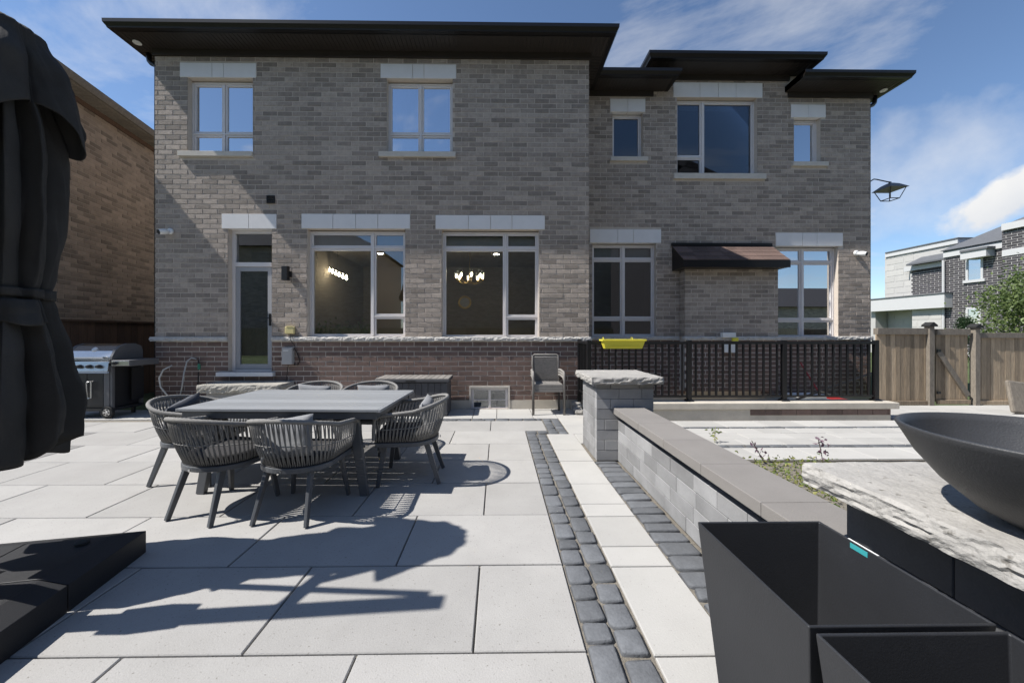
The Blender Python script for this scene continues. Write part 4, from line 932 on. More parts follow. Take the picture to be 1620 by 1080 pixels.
def make_chair():
    t = thing('rope_chair', 'x', 'chair')
    rim = upath(.325, -.35, .22, 93, .655, .765); ring = upath(.27, -.255, .25, 93, .415, .415)
    pts = [(rim[0].x + .025, rim[0].y + .05, .44), (rim[0].x + .01, rim[0].y + .045, .54), (rim[0].x, rim[0].y + .035, .625)] + rim + [(rim[-1].x, rim[-1].y + .035, .625), (rim[-1].x - .01, rim[-1].y + .045, .54), (rim[-1].x - .025, rim[-1].y + .05, .44)]
    # rope-wound rim
    fine = []
    for a, c in zip(pts, pts[1:]):
        a, c = Vector(a), Vector(c); k = max(1, int((c - a).length / .009))
        fine += [a.lerp(c, i / k) for i in range(k)]
    fine.append(Vector(pts[-1]))
    MB().tube(fine, [.0155 + .0022 * (i % 2) for i in range(len(fine))], 8).build('rim', 'rope', t, smooth=True, world=False)
    q = MB()
    for i in range(93):
        a, c = ring[i], rim[min(92, max(0, i + (1 if i % 2 else -1)))]; m_ = a.lerp(c, .5); out = Vector((m_.x, m_.y + .03, 0)).normalized() * .012
        q.tube([a, a.lerp(c, .3) + out * .8, m_ + out, a.lerp(c, .8) + out * .5, c], .0052, 5)
    mid = [r.lerp(c, .46) + Vector((r.x, r.y + .03, 0)).normalized() * .013 for r, c in zip(ring, rim)]
    q.tube(mid, .0045, 5); q.build('rope_weave', 'rope', t, smooth=True, world=False, kind='stuff')
    # seat frame
    outl = [(p.x * 1.03, p.y - .005) for p in upath(.27, -.26, .27, 41, 0, 0)]
    MB().prism(outl, .365, .405, 'z').build('seat_frame', 'alu', t, world=False, bevel=.006)
    MB().tube(upath(.262, -.25, .27, 41, .412, .412), .012, 6).build('rope_rail', 'black_metal', t, world=False)
    co = [(p.x * .93, p.y * .95 + .005) for p in upath(.27, -.25, .30, 33, 0, 0)]
    MB().prism(co, .408, .472, 'z').build('seat_cushion', 'cushion', t, world=False, bevel=.022, seg=3)
    for s in (-1, 1):
        MB().bar((s * .165, -.17, .37), (s * .20, -.29, .004), .03, .05, (0, 1, 0), .024, .034).build('leg', 'alu', t, world=False, bevel=.004); MB().bar((s * .2, .2, .37), (s * .245, .25, .004), .03, .05, (0, 1, 0), .024, .034).build('leg', 'alu', t, world=False, bevel=.004)
    MB().lathe([(0, -.262), (.012, -.266), (.012, -.272), (0, -.273)], (0, -.012, .385), 12, 'y').build('badge', 'steel', t, world=False)
    return t
def make_pillow(m, name='throw_pillow'):
    q = MB(); n = 12; vs = []; fs = []
    for s in (1, -1):
        for j in range(n + 1):
            for i in range(n + 1):
                u, v = i / n * 2 - 1, j / n * 2 - 1; e = max(0, (1 - u ** 4) * (1 - v ** 4)) ** .5
                pin = 1 - .07 * (u * u * v * v) * 0 - .05 * (1 - abs(u)) * abs(v) ** 3 - .05 * (1 - abs(v)) * abs(u) ** 3
                vs.append((u * .20 * pin, s * (.055 * e + .002) + .008 * noise.noise(Vector((u * 3, v * 3, s))), v * .15 * pin))
    k = (n + 1) ** 2
    for o_ in (0, k):
        for j in range(n):
            for i in range(n): a = o_ + j * (n + 1) + i; fs.append((a, a + 1, a + n + 2, a + n + 1))
    edge = [i for i in range(n + 1)] + [j * (n + 1) + n for j in range(1, n + 1)] + [n * (n + 1) + i for i in range(n - 1, -1, -1)] + [j * (n + 1) for j in range(n - 1, 0, -1)]
    for a, c in zip(edge, edge[1:] + edge[:1]): fs.append((a, c, c + k, a + k))
    return q.add(vs, fs).build(name, m, smooth=True)
ch0 = make_chair(); pw0 = make_pillow('pillow')
CH = [(-2.17, 2.96, -14, 'grey rope dining chair at the left end of the near side of the table', 'pillow_dark', 0),
      (-1.54, 2.92, -4, 'grey rope dining chair at the right end of the near side of the table', 'pillow', 1),
      (-.84, 3.55, 93, 'grey rope dining chair at the right-hand end of the table', 'pillow', 1),
      (-2.86, 3.55, -86, 'grey rope dining chair at the left-hand end of the table', 'pillow_dark', 1),
      (-2.22, 4.36, 180, 'grey rope dining chair on the far side nearest the back door', 'pillow', 1),
      (-1.55, 4.36, 177, 'grey rope dining chair on the far side nearest the deck box', 'pillow', 1)]
PL = ['', 'pale grey pillow on the near right rope chair', 'pale grey pillow standing in the rope chair at the right-hand table end', 'dark pillow in the rope chair at the left-hand table end', 'pale grey pillow on the far rope chair nearest the back door', 'pale grey pillow on the far rope chair nearest the deck box']
for i, (x, y, r, lab, pm, hp) in enumerate(CH):
    o = ch0 if i == 0 else copy_tree(ch0)
    o.location = (x, y, 0); o.rotation_euler = (0, 0, R(r)); tag(o, lab, 'chair', 'rope chairs around the dining table')
    if not hp: continue
    p = pw0 if i == 1 else pw0.copy()
    if i != 1: col.objects.link(p); p.data = pw0.data.copy() if pm != 'pillow' else pw0.data
    if pm != 'pillow': p.data.materials[0] = MATS[pm]
    f = Matrix.Translation((x, y, 0)) @ Matrix.Rotation(R(r), 4, 'Z')
    loc = f @ Vector((random.uniform(-.03, .03), -.175, .605)); p.location = loc; p.rotation_euler = (R(-16), R(random.uniform(-14, 14)), R(r))
    tag(p, PL[i], 'pillow', 'pillows on the rope chairs')
#SECTION-SMALL
# ================================================================== DECK BOX, WICKER STACK, STEPS
dbx0, dbx1 = at(592.6, 601, 6.08)[0], at(710, 601, 6.08)[0]; dh = .63
db = thing('deck_box', 'dark grey plastic deck box with planked lid against the brown brick', 'storage box', ((dbx0 + dbx1) / 2, 6.35, 0))
MB().box(dbx0 + .03, dbx1 - .03, 6.12, 6.60, 0, dh - .06).build('body', 'deckbox', db, bevel=.006)
n = 11; wv = (dbx1 - dbx0 - .06) / n
for k in range(n): MB().box(dbx0 + .03 + k * wv + .003, dbx0 + .03 + (k + 1) * wv - .003, 6.105, 6.125, .02, dh - .075).build('front_plank', 'deckbox', db, bevel=.003)
ld = MB().box(dbx0, dbx1, 6.08, 6.64, dh - .06, dh - .014).build('lid', 'deckbox', db, bevel=.006)
n = 12; wv = (dbx1 - dbx0) / n
for k in range(n): MB().box(dbx0 + k * wv + .004, dbx0 + (k + 1) * wv - .004, 6.085, 6.635, dh - .0145, dh).build('lid_plank', 'wicker', ld, bevel=.003)
MB().box((dbx0 + dbx1) / 2 - .1, (dbx0 + dbx1) / 2 + .06, 6.072, 6.08, dh - .05, dh - .03).build('grip', 'rubber', ld)
wx0, wx1 = at(846, 640, 6.2)[0], at(888, 640, 6.2)[0]; wc = (wx0 + wx1) / 2 + .01; ww = .262
def wicker_chair(z, first):
    t = thing('wicker_chair', 'x', 'chair', (wc, 6.38, z))
    for s in (-1, 1):
        MB().tube([(s * ww, -.20, 0), (s * ww, -.20, .55), (s * ww, -.185, .60), (s * ww, -.15, .625), (s * ww, .12, .635), (s * (ww - .03), .17, .64)], .022, 10).build('arm_leg', 'grey_plastic' if False else 'wicker', t, smooth=True, world=False)
        MB().tube([(s * (ww - .03), .17, 0), (s * (ww - .03), .155, .4), (s * (ww - .03), .25, .9)], .015, 8).build('back_leg', 'wicker_dark', t, smooth=True, world=False)
    n = 9; q = MB()
    for k in range(n): q.box(-ww + .03, ww - .03, -.2 + k * .0415, -.2 + k * .0415 + .036, .40 + .004 * math.sin(k * 1.3), .432 + .003 * (k % 2))
    q.build('seat', 'wicker', t, world=False, bevel=.006); q = MB(); nx, nz = 16, 22
    MB().box(-ww + .02, ww - .02, -.205, -.19, .385, .425).build('seat_edge', 'wicker', t, world=False, bevel=.005)
    for j in range(nz):
        z0 = .47 + j * .0195
        for i in range(nx):
            x0 = -ww + .035 + i * (2 * ww - .07) / nx; o_ = .006 if (i + j) % 2 else 0
            yb = .165 + (z0 - .4) * .17; q.box(x0, x0 + (2 * ww - .07) / nx - .0015, yb - o_, yb + .016 - o_, z0, z0 + .0175)
    q.build('backrest', 'wicker', t, world=False, kind='stuff'); q = MB()
    pts = [(-ww + .03, .17, .46), (-ww + .03, .245, .88), (-ww + .06, .25, .905), (ww - .06, .25, .905), (ww - .03, .245, .88), (ww - .03, .17, .46)]
    q.tube(pts, .017, 8).build('back_frame', 'wicker', t, smooth=True, world=False); return t
for i, lab in enumerate(('brown grey wicker armchair at the bottom of the stack by the house', 'brown grey wicker armchair in the middle of the stack by the house', 'brown grey wicker armchair on top of the stack by the house')):
    o = wicker_chair(0, True) if i == 0 else copy_tree(wk0)
    if i == 0: wk0 = o
    o.location.z = [0, .045, .09][i]; tag(o, lab, 'chair', 'stacked wicker armchairs')
sx0, sx1 = at(313, 610, 6.2)[0], at(441, 610, 6.2)[0]
st = thing('stone_step', 'rough split stone step in front of the back door', 'step', ((sx0 + sx1) / 2, 6.4, 0))
rough_slab(sx0, sx1, 6.18, 6.66, .38, .515, .018, .03, 11).build('tread', 'roughstone', st)
MB().box(sx0 + .1, sx1 - .1, 6.25, 6.64, 0, .38).build('riser_block', 'wallblock', st)
rough_slab(sx0 + .1, sx1 - .05, 5.97, 6.22, .0, .2, .014, .03, 15).build('lower_tread', 'roughstone', st)
gx, gy = gnd(262, 659); tag(rough_slab(gx - .14, gx + .16, gy - .05, gy + .2, 0, .17, .03, .03, 21).build('loose_rock', 'roughstone'), 'rough grey stone lying beside the left end rope chair', 'rock')
for i, (px, py, w_, h_) in enumerate(((912, 645, .16, .14), (917, 652, .13, .08))):
    gx, gy = gnd(px, py + 4); tag(rough_slab(gx - w_ / 2, gx + w_ / 2, gy, gy + .2, 0, h_, .02, .025, 31 + i).build('loose_rock', 'capstone'), ('larger pale stone', 'smaller pale stone')[i] + ' against the black corner post', 'rock')
# ================================================================== GRILL
gr = thing('gas_grill', 'stainless steel gas grill with black cabinet beside the brick house', 'grill', (-6.6, 6.3, 0))
gx0, gx1, gy0, gy1 = -7.02, -6.27, 6.02, 6.55
prof = [(gy0 + .02, .945), (gy0 + .03, 1.0), (gy0 + .075, 1.09), (gy0 + .16, 1.17), (gy0 + .27, 1.205), (gy0 + .4, 1.20), (gy0 + .5, 1.16), (gy1, 1.07), (gy1, .945)]
ld = MB().prism(prof, gx0 + .04, gx1 - .04).build('lid', 'steel', gr, bevel=.006)
for xa, xb in ((gx0, gx0 + .04), (gx1 - .04, gx1)): MB().prism([(y + (-.006 if i < 5 else .006), z + .004) for i, (y, z) in enumerate(prof)], xa, xb).build('lid_end', 'grill_grey', ld, bevel=.004)
MB().tube([(gx0 + .08, gy0 + .02, .985), (gx0 + .08, gy0 - .04, .985), (gx1 - .08, gy0 - .04, .985), (gx1 - .08, gy0 + .02, .985)], .012, 8).build('lid_handle', 'steel', ld)
q = MB(); q.lathe([(0, -.012), (.036, -.012), (.04, 0), (.04, .02)], (0, 0, 0), 20, 'y'); mm = Matrix.Translation(((gx0 + gx1) / 2 + .02, gy0 + .09, 1.115)) @ Matrix.Rotation(R(-40), 4, 'X'); q.v = [tuple(mm @ Vector(v)) for v in q.v]; q.build('thermometer', 'white_plastic', ld)
MB().box(gx0 + .01, gx1 - .01, gy0 + .03, gy1, .87, .944).build('firebox', 'grill_black', gr)
cp = MB().prism([(gy0 - .05, .765), (gy0 - .02, .925), (gy0 + .06, .935), (gy0 + .06, .765)], gx0 + .01, gx1 - .01).build('control_panel', 'steel', gr, bevel=.004)
for k in range(4):
    X = gx0 + .14 + k * .155; q = MB(); q.lathe([(0, -.045), (.02, -.045), (.027, -.03), (.032, 0), (.032, .01)], (X, gy0 - .04, .845), 16, 'y').build('knob', 'grill_black', cp, smooth=False)
MB().box(gx0 + .02, gx1 - .02, gy0 - .035, gy0 - .01, .735, .764).build('trim', 'bluegrey', gr)
MB().box(gx0 + .03, gx1 - .03, gy0 + .02, gy1 - .02, .17, .865).build('cabinet', 'grill_black', gr)
for s, (xa, xb) in enumerate(((gx0 + .04, (gx0 + gx1) / 2 - .003), ((gx0 + gx1) / 2 + .003, gx1 - .12))):
    d = MB().box(xa, xb, gy0 - .005, gy0 + .018, .2, .73).build('door', 'grill_black', gr, bevel=.004); X = xb - .03 if s == 0 else xa + .03
    X2 = X + (-.07 if s == 0 else .07) * 1
    MB().tube([(X, gy0 - .03, .34), (X, gy0 - .045, .58), (X + (X2 - X) * .15, gy0 - .045, .6), (X2, gy0 - .045, .6), (X2, gy0 - .045, .34), (X, gy0 - .03, .33)], .009, 8).build('handle', 'steel', d)
MB().box(gx1 - .115, gx1 - .03, gy0, gy0 + .02, .2, .73).build('corner_panel', 'grill_grey', gr)
for (X, Y) in ((gx1 - .03, gy0 + .01), (gx1 - .03, gy1 - .04)): MB().box(X, X + .04, Y, Y + .04, .12, .86).build('post', 'grill_grey', gr)
MB().box(gx0, gx1 + .02, gy0 - .01, gy1, .12, .165).build('base_frame', 'grill_black', gr)
MB().box(gx1 + .012, gx1 + .31, gy0 - .01, gy1 - .02, .845, .945).build('side_shelf', 'grill_grey', gr, bevel=.01)
MB().box(gx1 + .02, gx1 + .3, gy0 - .016, gy0 - .009, .86, .93).build('shelf_front', 'steel', gr, bevel=.003)
MB().lathe([(0, -.04), (.022, -.04), (.03, 0), (.03, .01)], (gx1 + .08, gy0 - .02, .895), 14, 'y').build('side_knob', 'grill_black', gr)
for X in (gx0 + .06, gx1 - .05):
    wl = MB().lathe([(.055, -.022), (.088, -.022), (.1, -.014), (.1, .014), (.088, .022), (.055, .022)], (X, gy0 + .0, .1), 28, 'y').build('wheel', 'rubber', gr)
    h = MB().lathe([(0, -.028), (.02, -.028), (.022, -.024), (.058, -.0235), (.06, .01), (0, .01)], (X, gy0, .1), 24, 'y').build('hub', 'steel', wl)
    for k in range(5): MB().lathe([(0, -.0275), (.012, -.0275), (.012, -.02)], (X + .04 * math.cos(k * 1.257), gy0, .1 + .04 * math.sin(k * 1.257)), 8, 'y').build('hub_hole', 'rubber', h)
for X in (gx0 + .1, gx1 - .1): MB().box(X - .02, X + .02, gy1 - .08, gy1 - .04, 0, .12).build('foot', 'grill_black', gr)
MB().box(gx1 + .03, gx1 + .05, gy0 + .3, gy0 + .5, .25, .8).build('tool_rack', 'grill_black', gr)
def Pt(px, py, Y): X, Z = at(px, py, Y); return (X, Y, Z)
ho = MB().tube([Pt(272, 578, 6.3), Pt(258, 585, 6.25), Pt(252, 598, 6.2), Pt(254, 612, 6.2), Pt(262, 622, 6.2), Pt(270, 631, 6.25), (gnd(281, 645)[0], gnd(281, 645)[1], .02), Pt(288, 612, 6.45), Pt(291, 590, 6.55), Pt(296, 571, 6.62), Pt(303, 566, 6.66), Pt(311, 568, 6.68)], .012, 8).build('garden_hose', 'hose', smooth=True)
tag(ho, 'pale grey hose looping from the grill to the tap on the brick', 'hose')
ta = thing('garden_tap', 'outdoor tap with a green hose fitting on the brown brick wall', 'tap', (Pt(314, 575, YF)))
MB().tube([Pt(314, 570, YF), Pt(314, 570, YF - .07), Pt(314, 585, YF - .08)], .014, 8).build('spout', 'grill_black', ta); MB().lathe([(0, -.05), (.02, -.05), (.024, 0), (.02, .05), (0, .05)], Pt(315, 580, YF - .085), 12).build('fitting', 'green_plastic', ta); MB().tube([Pt(314, 588, YF - .08), Pt(313, 612, YF - .06)], .009, 6).build('pipe', 'rubber', ta)
# ================================================================== SMALL THINGS ON THE WALLS
def seccam(px, py, Y, s, label):
    X, Z = at(px, py, Y); t = thing('security_camera', label, 'camera', (X, Y, Z), group='white security cameras')
    MB().lathe([(0, 0), (.055, 0), (.055, -.02), (.04, -.035), (0, -.035)], (X, Y, Z + .02), 20, 'y').build('mount', 'white_plastic', t, smooth=False)
    q = MB(); q.lathe([(0, -.08), (.034, -.08), (.046, -.066), (.05, 0), (.045, .04), (.025, .062), (0, .068)], (0, 0, 0), 20, 'y'); mm = Matrix.Translation((X - s * .03, Y - .1, Z - .01)) @ Matrix.Rotation(s * R(-30), 4, 'Z') @ Matrix.Rotation(R(16), 4, 'X')
    q.v = [tuple(mm @ Vector(v)) for v in q.v]; bo = q.build('body', 'white_plastic', t, smooth=True)
    q = MB(); q.lathe([(0, -.084), (.036, -.084), (.042, -.07)], (0, 0, 0), 20, 'y'); q.v = [tuple(mm @ Vector(v)) for v in q.v]; q.build('lens', 'rubber', bo)
seccam(270, 368, YF - .012, 1, 'white security camera on the shaded brick left of the back door'); seccam(1354, 402, YR - .012, -1, 'white security camera on the brick at the right corner of the house')
X0, X1, Z0, Z1 = rect(447.5, 456.5, 421, 443.5, YF - .1)
sc = thing('wall_sconce', 'black box wall light between the back door and kitchen window', 'lamp', (X0, YF, Z0))
MB().box(X0, X1, YF - .15, YF - .06, Z0, Z1).build('shade', 'black_metal', sc, bevel=.004); MB().box(X0 + .02, X1 + .01, YF - .06, YF - .001, Z0 + .07, Z1 - .08).build('bracket', 'black_metal', sc, bevel=.004)
X0, X1, Z0, Z1 = rect(423, 435, 310, 322, YF); vt = thing('wall_vent', 'small dark square vent in the brick above the back door', 'vent', (X0, YF, Z0))
q = MB(); q.box(X0, X1, YF - .03, YF - .002, Z1 - .015, Z1).box(X0, X1, YF - .03, YF - .002, Z0, Z0 + .015).box(X0, X0 + .015, YF - .03, YF - .002, Z0 + .015, Z1 - .015).box(X1 - .015, X1, YF - .03, YF - .002, Z0 + .015, Z1 - .015).build('frame', 'rubber', vt)
for k in range(3): MB().box(X0 + .015, X1 - .015, YF - .026, YF - .003, Z0 + .02 + k * .034, Z0 + .04 + k * .034).build('louvre', 'rubber', vt)
X0, X1, Z0, Z1 = rect(451.5, 466, 516.5, 528, YF - .03); oc = thing('outlet_cover', 'pale yellow outlet cover just above the stone ledge', 'outlet', (X0, YF, Z0))
MB().box(X0, X1, YF - .055, YF - .002, Z0, Z1).build('cover', 'yellow_pale', oc, bevel=.012); MB().box(X0 + .03, X1 - .03, YF - .06, YF - .05, Z1 - .01, Z1 + .012).build('latch', 'yellow_pale', oc)
X0, X1, Z0, Z1 = rect(448, 464, 549.5, 576, YF - .05); eb = thing('electrical_box', 'light grey electrical box on the brown brick below the ledge', 'box', (X0, YF, Z0))
MB().box(X0, X1, YF - .10, YF - .002, Z0, Z1).build('case', 'grey_plastic', eb, bevel=.008); MB().box(X0 + .03, X1 - .06, YF - .104, YF - .098, Z1 - .06, Z1 - .045).build('mark', 'white_plastic', eb)
MB().tube([Pt(459, 527, YF - .04), Pt(460, 538, YF - .09), Pt(467, 548, YF - .06), Pt(464, 555, YF - .04)], .006, 6).build('upper_cable', 'rubber', eb)
MB().tube([Pt(467, 553, YF - .03), Pt(471, 561, YF - .02), Pt(474, 570, YF - .02), Pt(472, 576, YF - .02), Pt(466, 577, YF - .02), Pt(464, 570, YF - .03)], .008, 6).build('side_cable', 'rubber', eb)
MB().tube([Pt(456, 576, YF - .02), Pt(454, 592, YF - .02), Pt(451, 612, YF - .02)], .005, 6).build('lower_cable', 'rubber', eb)
X0, X1, Z0, Z1 = rect(1144, 1165, 526, 534, 7.4); ob = thing('outlet_cover', 'white outlet box with a yellow tag on the brick bay behind the railing', 'outlet', (X0, 7.5, Z0))
MB().box(X0, X1, 7.41, 7.498, Z0, Z1).build('cover', 'white_plastic', ob, bevel=.008); MB().box(X1 - .09, X1 + .03, 7.38, 7.41, Z0 - .07, Z0 - .002).build('tag', 'yellow', ob); MB().box(X0 + .04, X1, 7.42, 7.498, Z0 - .3, Z0 - .12).build('lower_box', 'white_plastic', ob)
# gooseneck lantern at the right-hand corner
LX, LZ = at(1408, 300, 7.9); ln = thing('wall_lantern', 'black gooseneck lantern on the right-hand corner of the house', 'lamp', (XR, 7.9, LZ))
wx = XR
MB().box(wx - .012, wx + .015, 7.85, 7.95, LZ - .08, LZ + .07).build('wall_plate', 'black_metal', ln)
MB().tube([(wx, 7.9, LZ + .02), (wx + .05, 7.9, LZ + .09), (wx + .16, 7.9, LZ + .17), (wx + .25, 7.9, LZ + .225), (wx + .31, 7.9, LZ + .22), (LX - .06, 7.9, LZ + .17), (LX, 7.9, LZ + .165)], .012, 8).build('arm', 'black_metal', ln, smooth=True)
MB().tube([(wx, 7.9, LZ - .05), (wx + .05, 7.9, LZ - .04), (wx + .06, 7.9, LZ + .01), (wx + .02, 7.9, LZ + .03)], .008, 6).build('scroll', 'black_metal', ln)
q = MB(); q.tbox((LX, 7.9, LZ + .0), (.205, .205), (LX, 7.9, LZ + .10), (.10, .10)); q.tbox((LX, 7.9, LZ + .10), (.10, .10), (LX, 7.9, LZ + .135), (.04, .04)); q.tbox((LX, 7.9, LZ + .135), (.02, .02), (LX, 7.9, LZ + .17), (.015, .015)); q.build('hood', 'grill_grey', ln)
for a, c in ((-1, -1), (1, -1), (1, 1), (-1, 1)): MB().bar((LX + a * .17, 7.9 + c * .17, LZ), (LX + a * .10, 7.9 + c * .10, LZ - .22), .014, .014).build('cage_bar', 'black_metal', ln)
e = .1; MB().box(LX - e, LX + e, 7.9 - e - .007, 7.9 - e + .007, LZ - .225, LZ - .21).box(LX - e, LX + e, 7.9 + e - .007, 7.9 + e + .007, LZ - .225, LZ - .21).box(LX - e - .007, LX - e + .007, 7.9 - e, 7.9 + e, LZ - .225, LZ - .21).box(LX + e - .007, LX + e + .007, 7.9 - e, 7.9 + e, LZ - .225, LZ - .21).build('cage_ring', 'black_metal', ln)
# ================================================================== INSIDE THE WINDOWS
X, Z = at(743, 440, 8.3); cd = thing('chandelier', 'lit glass chandelier seen through the dining room window', 'lamp', (X, 8.3, Z))
MB().tube([(X, 8.3, Z), (X, 8.3, 3.36)], .008, 6).build('stem', 'gold', cd); MB().lathe([(0, -.06), (.03, -.04), (.045, 0), (.03, .05), (0, .09)], (X, 8.3, Z - .06), 14).build('hub', 'gold', cd)
for k in range(8):
    a = k * math.pi / 4 + .2; cx_, cy_ = X + .3 * math.cos(a), 8.3 + .3 * math.sin(a)
    MB().tube([(X, 8.3, Z - .08), (X + .16 * math.cos(a), 8.3 + .16 * math.sin(a), Z - .13), (cx_, cy_, Z - .05), (cx_, cy_, Z)], .008, 6).build('arm', 'gold', cd)
    g_ = MB().lathe([(.02, 0), (.045, .05), (.05, .1), (.04, .16)], (cx_, cy_, Z - .01), 12).build('glass_shade', 'glass_clear', cd); MB().lathe([(0, 0), (.012, .01), (.016, .04), (.006, .08), (0, .085)], (cx_, cy_, Z + .0), 8).build('bulb', 'bulb', cd)
    MB().lathe([(0, -.05), (.012, -.03), (.0, 0)], (cx_ * .9 + X * .1, cy_ * .9 + .83, Z - .08), 6).build('crystal', 'glass_clear', cd)
pd = thing('pendant_light', 'row of small lit pendant bulbs seen through the kitchen window', 'lamp', Pt(535, 437, 8.6))
a, c = Vector(Pt(521, 430, 8.8)), Vector(Pt(548, 443, 8.2)); MB().tube([a + Vector((0, 0, .12)), c + Vector((0, 0, .12))], .012, 6).build('rail', 'black_metal', pd)
MB().tube([a.lerp(c, .5) + Vector((0, 0, .12)), (a.lerp(c, .5).x, a.lerp(c, .5).y, 3.36)], .006, 6).build('cord', 'black_metal', pd)
for k in range(6): p = a.lerp(c, k / 5); MB().lathe([(0, 0), (.022, .015), (.024, .04), (.01, .07), (.004, .12)], p, 10).build('bulb', 'bulb', pd)
for i, (px, py, lab) in enumerate(((513, 401, 'left-hand lit ceiling spot seen at the top of the kitchen window'), (602, 401, 'lit ceiling spot seen in the narrow kitchen window pane'), (785, 402, 'lit ceiling spot seen at the top of the dining room window'))):
    Y = 8.0
    for _ in range(30):
        zz_ = at(px, py, Y)[1]; Y += (3.35 - zz_) * 2
    X = at(px, py, Y)[0]; t = thing('ceiling_spot', lab, 'lamp', (X, Y, 3.35), group='ceiling spots'); MB().lathe([(0, 0), (.07, 0), (.07, .006)], (X, Y, 3.349), 18).build('disc', 'downlight', t); MB().tube([(X + .082 * math.cos(a * .349), Y + .082 * math.sin(a * .349), 3.35) for a in range(18)], .01, 6, True).build('ring', 'white_plastic', t)
X, Z = at(735, 478, 10.9); q = MB(); q.tube([(X + .17 * math.cos(a * .2618), 10.95, Z + .17 * math.sin(a * .2618)) for a in range(24)], .03, 6, True); tm = thing('wall_mirror', 'round gold framed mirror on the far dining room wall', 'mirror', (X, 10.95, Z)); q.build('frame', 'gold', tm); MB().lathe([(0, 0), (.16, 0), (.16, .01)], (X, 10.95, Z), 24, 'y').build('glass', 'grey_plastic', tm)
MB().box(at(480, 530, 7)[0], at(640, 530, 7)[0], 6.95, 7.5, .7, 1.24).build('kitchen_counter', 'interior', house)
def leaves(q, pts, size, rr_, flat=.3):
    for p in pts:
        d = Vector((rr_.gauss(0, 1), rr_.gauss(0, 1), rr_.gauss(0, 1) * .7 + .2)).normalized(); u = d.orthogonal().normalized(); u.rotate(Matrix.Rotation(rr_.uniform(0, 6.28), 3, d)); v = d.cross(u); s = size * rr_.uniform(.6, 1.3); p = Vector(p)
        q.add([p - u * s * .5, p + v * s * .28 + d * s * .08, p + u * s * .55, p - v * s * .28 + d * s * .08], [(0, 1, 2, 3)])
rr_ = random.Random(5); hp = thing('potted_herbs', 'green leafy plants on the kitchen counter behind the big window', 'plant', Pt(540, 528, 7.05))
x0, x1 = at(497, 520, 7.05)[0], at(586, 520, 7.05)[0]
q = MB(); leaves(q, [(rr_.uniform(x0, x1), 7.03 + rr_.gauss(0, .045), 1.34 + abs(rr_.gauss(0, .11)) * (1.2 - .5 * (i / 700))) for i in range(700)], .055, rr_); q.build('foliage', 'leaf', hp, kind='stuff')
MB().box(x0, x1, 6.98, 7.12, 1.241, 1.35).build('trough', 'black_metal', hp)
cu = MB(); n = 24; vs = []
for j in range(9):
    z = 6.25 - j * .2
    for i in range(n + 1): vs.append((at(614, 200, 7.0)[0] + i / n * (.42 - .022 * j), 6.98 + .02 * math.sin(i * 1.6), z))
cu.add(vs, [(j * (n + 1) + i, j * (n + 1) + i + 1, (j + 1) * (n + 1) + i + 1, (j + 1) * (n + 1) + i) for j in range(8) for i in range(n)]); tag(cu.build('curtain', 'curtain', smooth=True), 'white curtain hanging behind the second upper window', 'curtain')
for (pa_, pb_, py0, py1, Y, lab) in ((1074, 1194, 158, 175, YR + .24, 'pale rolled blind at the top of the wide upper window'), (703, 850, 366, 388, YF + .24, 'pale rolled blind at the top of the dining room window'), (940, 1036, 387, 407, YR + .24, 'pale rolled blind at the top of the window beside the brick bay'), (492, 638, 367, 388, YF + .24, 'pale rolled blind at the top of the kitchen window')):
    r = rect(pa_, pb_, py0, py1, Y); q = MB(); q.box(r[0], r[1], Y - .01, Y, r[2], r[3]); q.box(r[0], r[1], Y - .016, Y - .009, r[2] - .02, r[2] + .01); tag(q.build('window_blind', 'blind'), lab, 'blind', 'window blinds')
# ================================================================== BROOM AND TUB IN THE STAIRWELL
bb = thing('broom', 'broom with a red handle leaning on the wall behind the railing', 'broom', (5.2, 7.3, -1.2))
p0, p1 = Vector(Pt(1266, 573, 7.5)), Vector(Pt(1283, 600, 7.35)); d = (p1 - p0).normalized(); MB().tube([p0, p1 + d * .6], .014, 8).build('handle', 'red', bb); e_ = p1 + d * .62
MB().box(e_.x - .14, e_.x + .14, e_.y - .03, e_.y + .03, e_.z - .05, e_.z + .02).build('head', 'rubber', bb); MB().box(e_.x - .13, e_.x + .13, e_.y - .025, e_.y + .025, e_.z - .16, e_.z - .05).build('bristles', 'red', bb)
X, Z = at(1322, 628, 6.2); tr = thing('red_dustpan', 'red dustpan lying behind the railing on the stairwell edge', 'dustpan', (X, 6.2, .0))
MB().box(X - .12, X + .1, 6.05, 6.24, Z - .03, Z - .015).box(X - .12, X + .1, 6.23, 6.24, Z - .015, Z + .03).build('pan', 'red', tr); MB().tube([(X, 6.29, Z + .02), (X - .05, 6.45, Z + .06)], .015, 8).build('handle', 'rubber', tr)
X, Z = at(1275, 621, 7.2); MBt = thing('storage_tub', 'pale blue plastic tub standing behind the railing', 'tub', (X, 7.2, Z - .3)); q = MB(); q.tbox((X, 7.2, -.35), (.26, .17), (X, 7.2, .14), (.32, .2)).build('tub', 'bluegrey', MBt); MB().box(X - .34, X + .34, 6.98, 7.42, .14, .17).build('lid', 'white_plastic', MBt)
# leaning grey board and debris near the right-hand fence
X, Y = gnd(1628, 656); pn = thing('plastic_panel', 'grey weathered plastic panel leaning on the fence at the right edge', 'panel', (X, Y, 0))
q = MB(); q.box(-.22, .3, -.03, .03, 0, .56); mm = Matrix.Translation((X, Y + .05, 0)) @ Matrix.Rotation(R(-14), 4, 'X') @ Matrix.Rotation(R(8), 4, 'Y'); q.v = [tuple(mm @ Vector(v)) for v in q.v]; q.build('board', 'fencewood_grey', pn, bevel=.03)
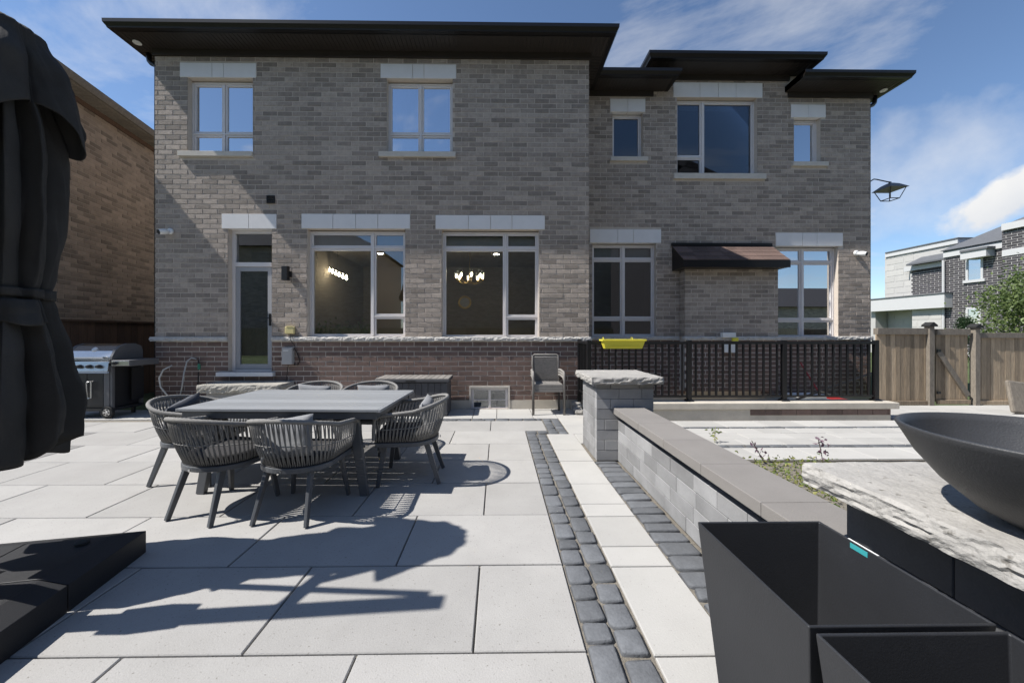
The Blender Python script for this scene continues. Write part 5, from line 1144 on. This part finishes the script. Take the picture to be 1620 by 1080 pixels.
# ================================================================== PLANTS
def tree(name, label, c, h, rx, rz, n, size, m, seed, trunk=.07, cone=False):
    t = thing(name, label, 'tree' if not cone else 'shrub', (c[0], c[1], -.05)); rr_ = random.Random(seed); q = MB(); zc = h - rz
    q.tube([(c[0], c[1], -.1), (c[0] + .05, c[1], zc * .5), (c[0], c[1] + .05, zc), (c[0] + .04, c[1], h - .3)], [trunk, trunk * .8, trunk * .6, trunk * .2], 8); cl = []
    for k in range(26 if not cone else 10):
        a = rr_.uniform(0, 6.28); u = rr_.uniform(-.75, .95); s = math.sqrt(1 - u * u) * rr_.uniform(.55, 1)
        if cone: s = (1 - (u + 1) / 2) * .9 + .1
        p = Vector((c[0] + rx * s * math.cos(a), c[1] + rx * s * math.sin(a), zc + rz * u)); cl.append(p)
        q.tube([(c[0], c[1], max(.3, zc + rz * u * .4 - .4)), ((c[0] + p.x) / 2, (c[1] + p.y) / 2, (zc + p.z) / 2 + .05), p], [trunk * .35, trunk * .22, .006], 5)
    q.build('trunk', 'bark', t, smooth=True); q = MB(); P = []
    for i in range(n):
        p = rr_.choice(cl); r = rx * (.25 if not cone else .2); P.append((p.x + rr_.gauss(0, r), p.y + rr_.gauss(0, r), p.z + rr_.gauss(0, r * .8)))
    leaves(q, P, size, rr_); q.build('crown', m, t, kind='stuff')
cx_, _ = at(1668, 470, 10.5); tree('leafy_tree', 'bright green leafy tree behind the fence at the right edge', (cx_ + .1, 10.5), 3.05, 1.3, 1.35, 11500, .105, 'leaf', 3)
cx_, _ = at(1740, 470, 10.0); tree('leafy_tree', 'second green tree just outside the right edge, its leaves touching the first', (cx_, 10.2), 3.9, 1.3, 1.7, 3500, .12, 'leaf', 8)
cx_, _ = at(1521, 505, 10.0); tree('conifer_shrub', 'small dark conifer top showing above the gate', (cx_, 10.0), 2.05, .34, .95, 2600, .055, 'leaf_dark', 4, .04, True)
rr_ = random.Random(12); q = MB(); P = []
for i in range(5200): x_, y_ = rr_.uniform(1.6, 3.6), rr_.uniform(1.4, 3.93); P.append((x_, y_, abs(rr_.gauss(0, .045)) + (.02 if noise.noise(Vector((x_ * 2, y_ * 2, 0))) > 0 else -.02)))
leaves(q, P, .035, rr_); o = q.build('ground_cover', 'leaf_weed', kind='stuff'); tag(o, 'low green and yellow ground cover growing behind the low wall', 'plants')
def weed(px, py, h, n, m, label, lean=0):
    x_, y_ = gnd(px, py); t = thing('weed', label, 'weed', (x_, y_, 0)); rr_ = random.Random(px); q = MB(); pts = [(x_ + lean * k / 5 * h, y_, -.02 + h * k / 5) for k in range(6)]; q.tube(pts, .004, 5).build('stem', 'bark' if m == 'leaf_purple' else m, t)
    q = MB(); P = []
    for k in range(n):
        u = rr_.uniform(.15, 1); P.append((x_ + lean * u * h + rr_.gauss(0, .035), y_ + rr_.gauss(0, .03), h * u))
    leaves(q, P, .045, rr_); q.build('leaves', m, t, kind='stuff')
weed(1131, 700, .20, 22, 'leaf_weed', 'small upright green weed beside the coping')
weed(1210, 729, .24, 16, 'leaf_purple', 'thin purplish weed leaning left over the paving', -.6); weed(1303, 733, .28, 26, 'leaf_purple', 'taller purplish weed in front of the fire pillar slab', -.2)
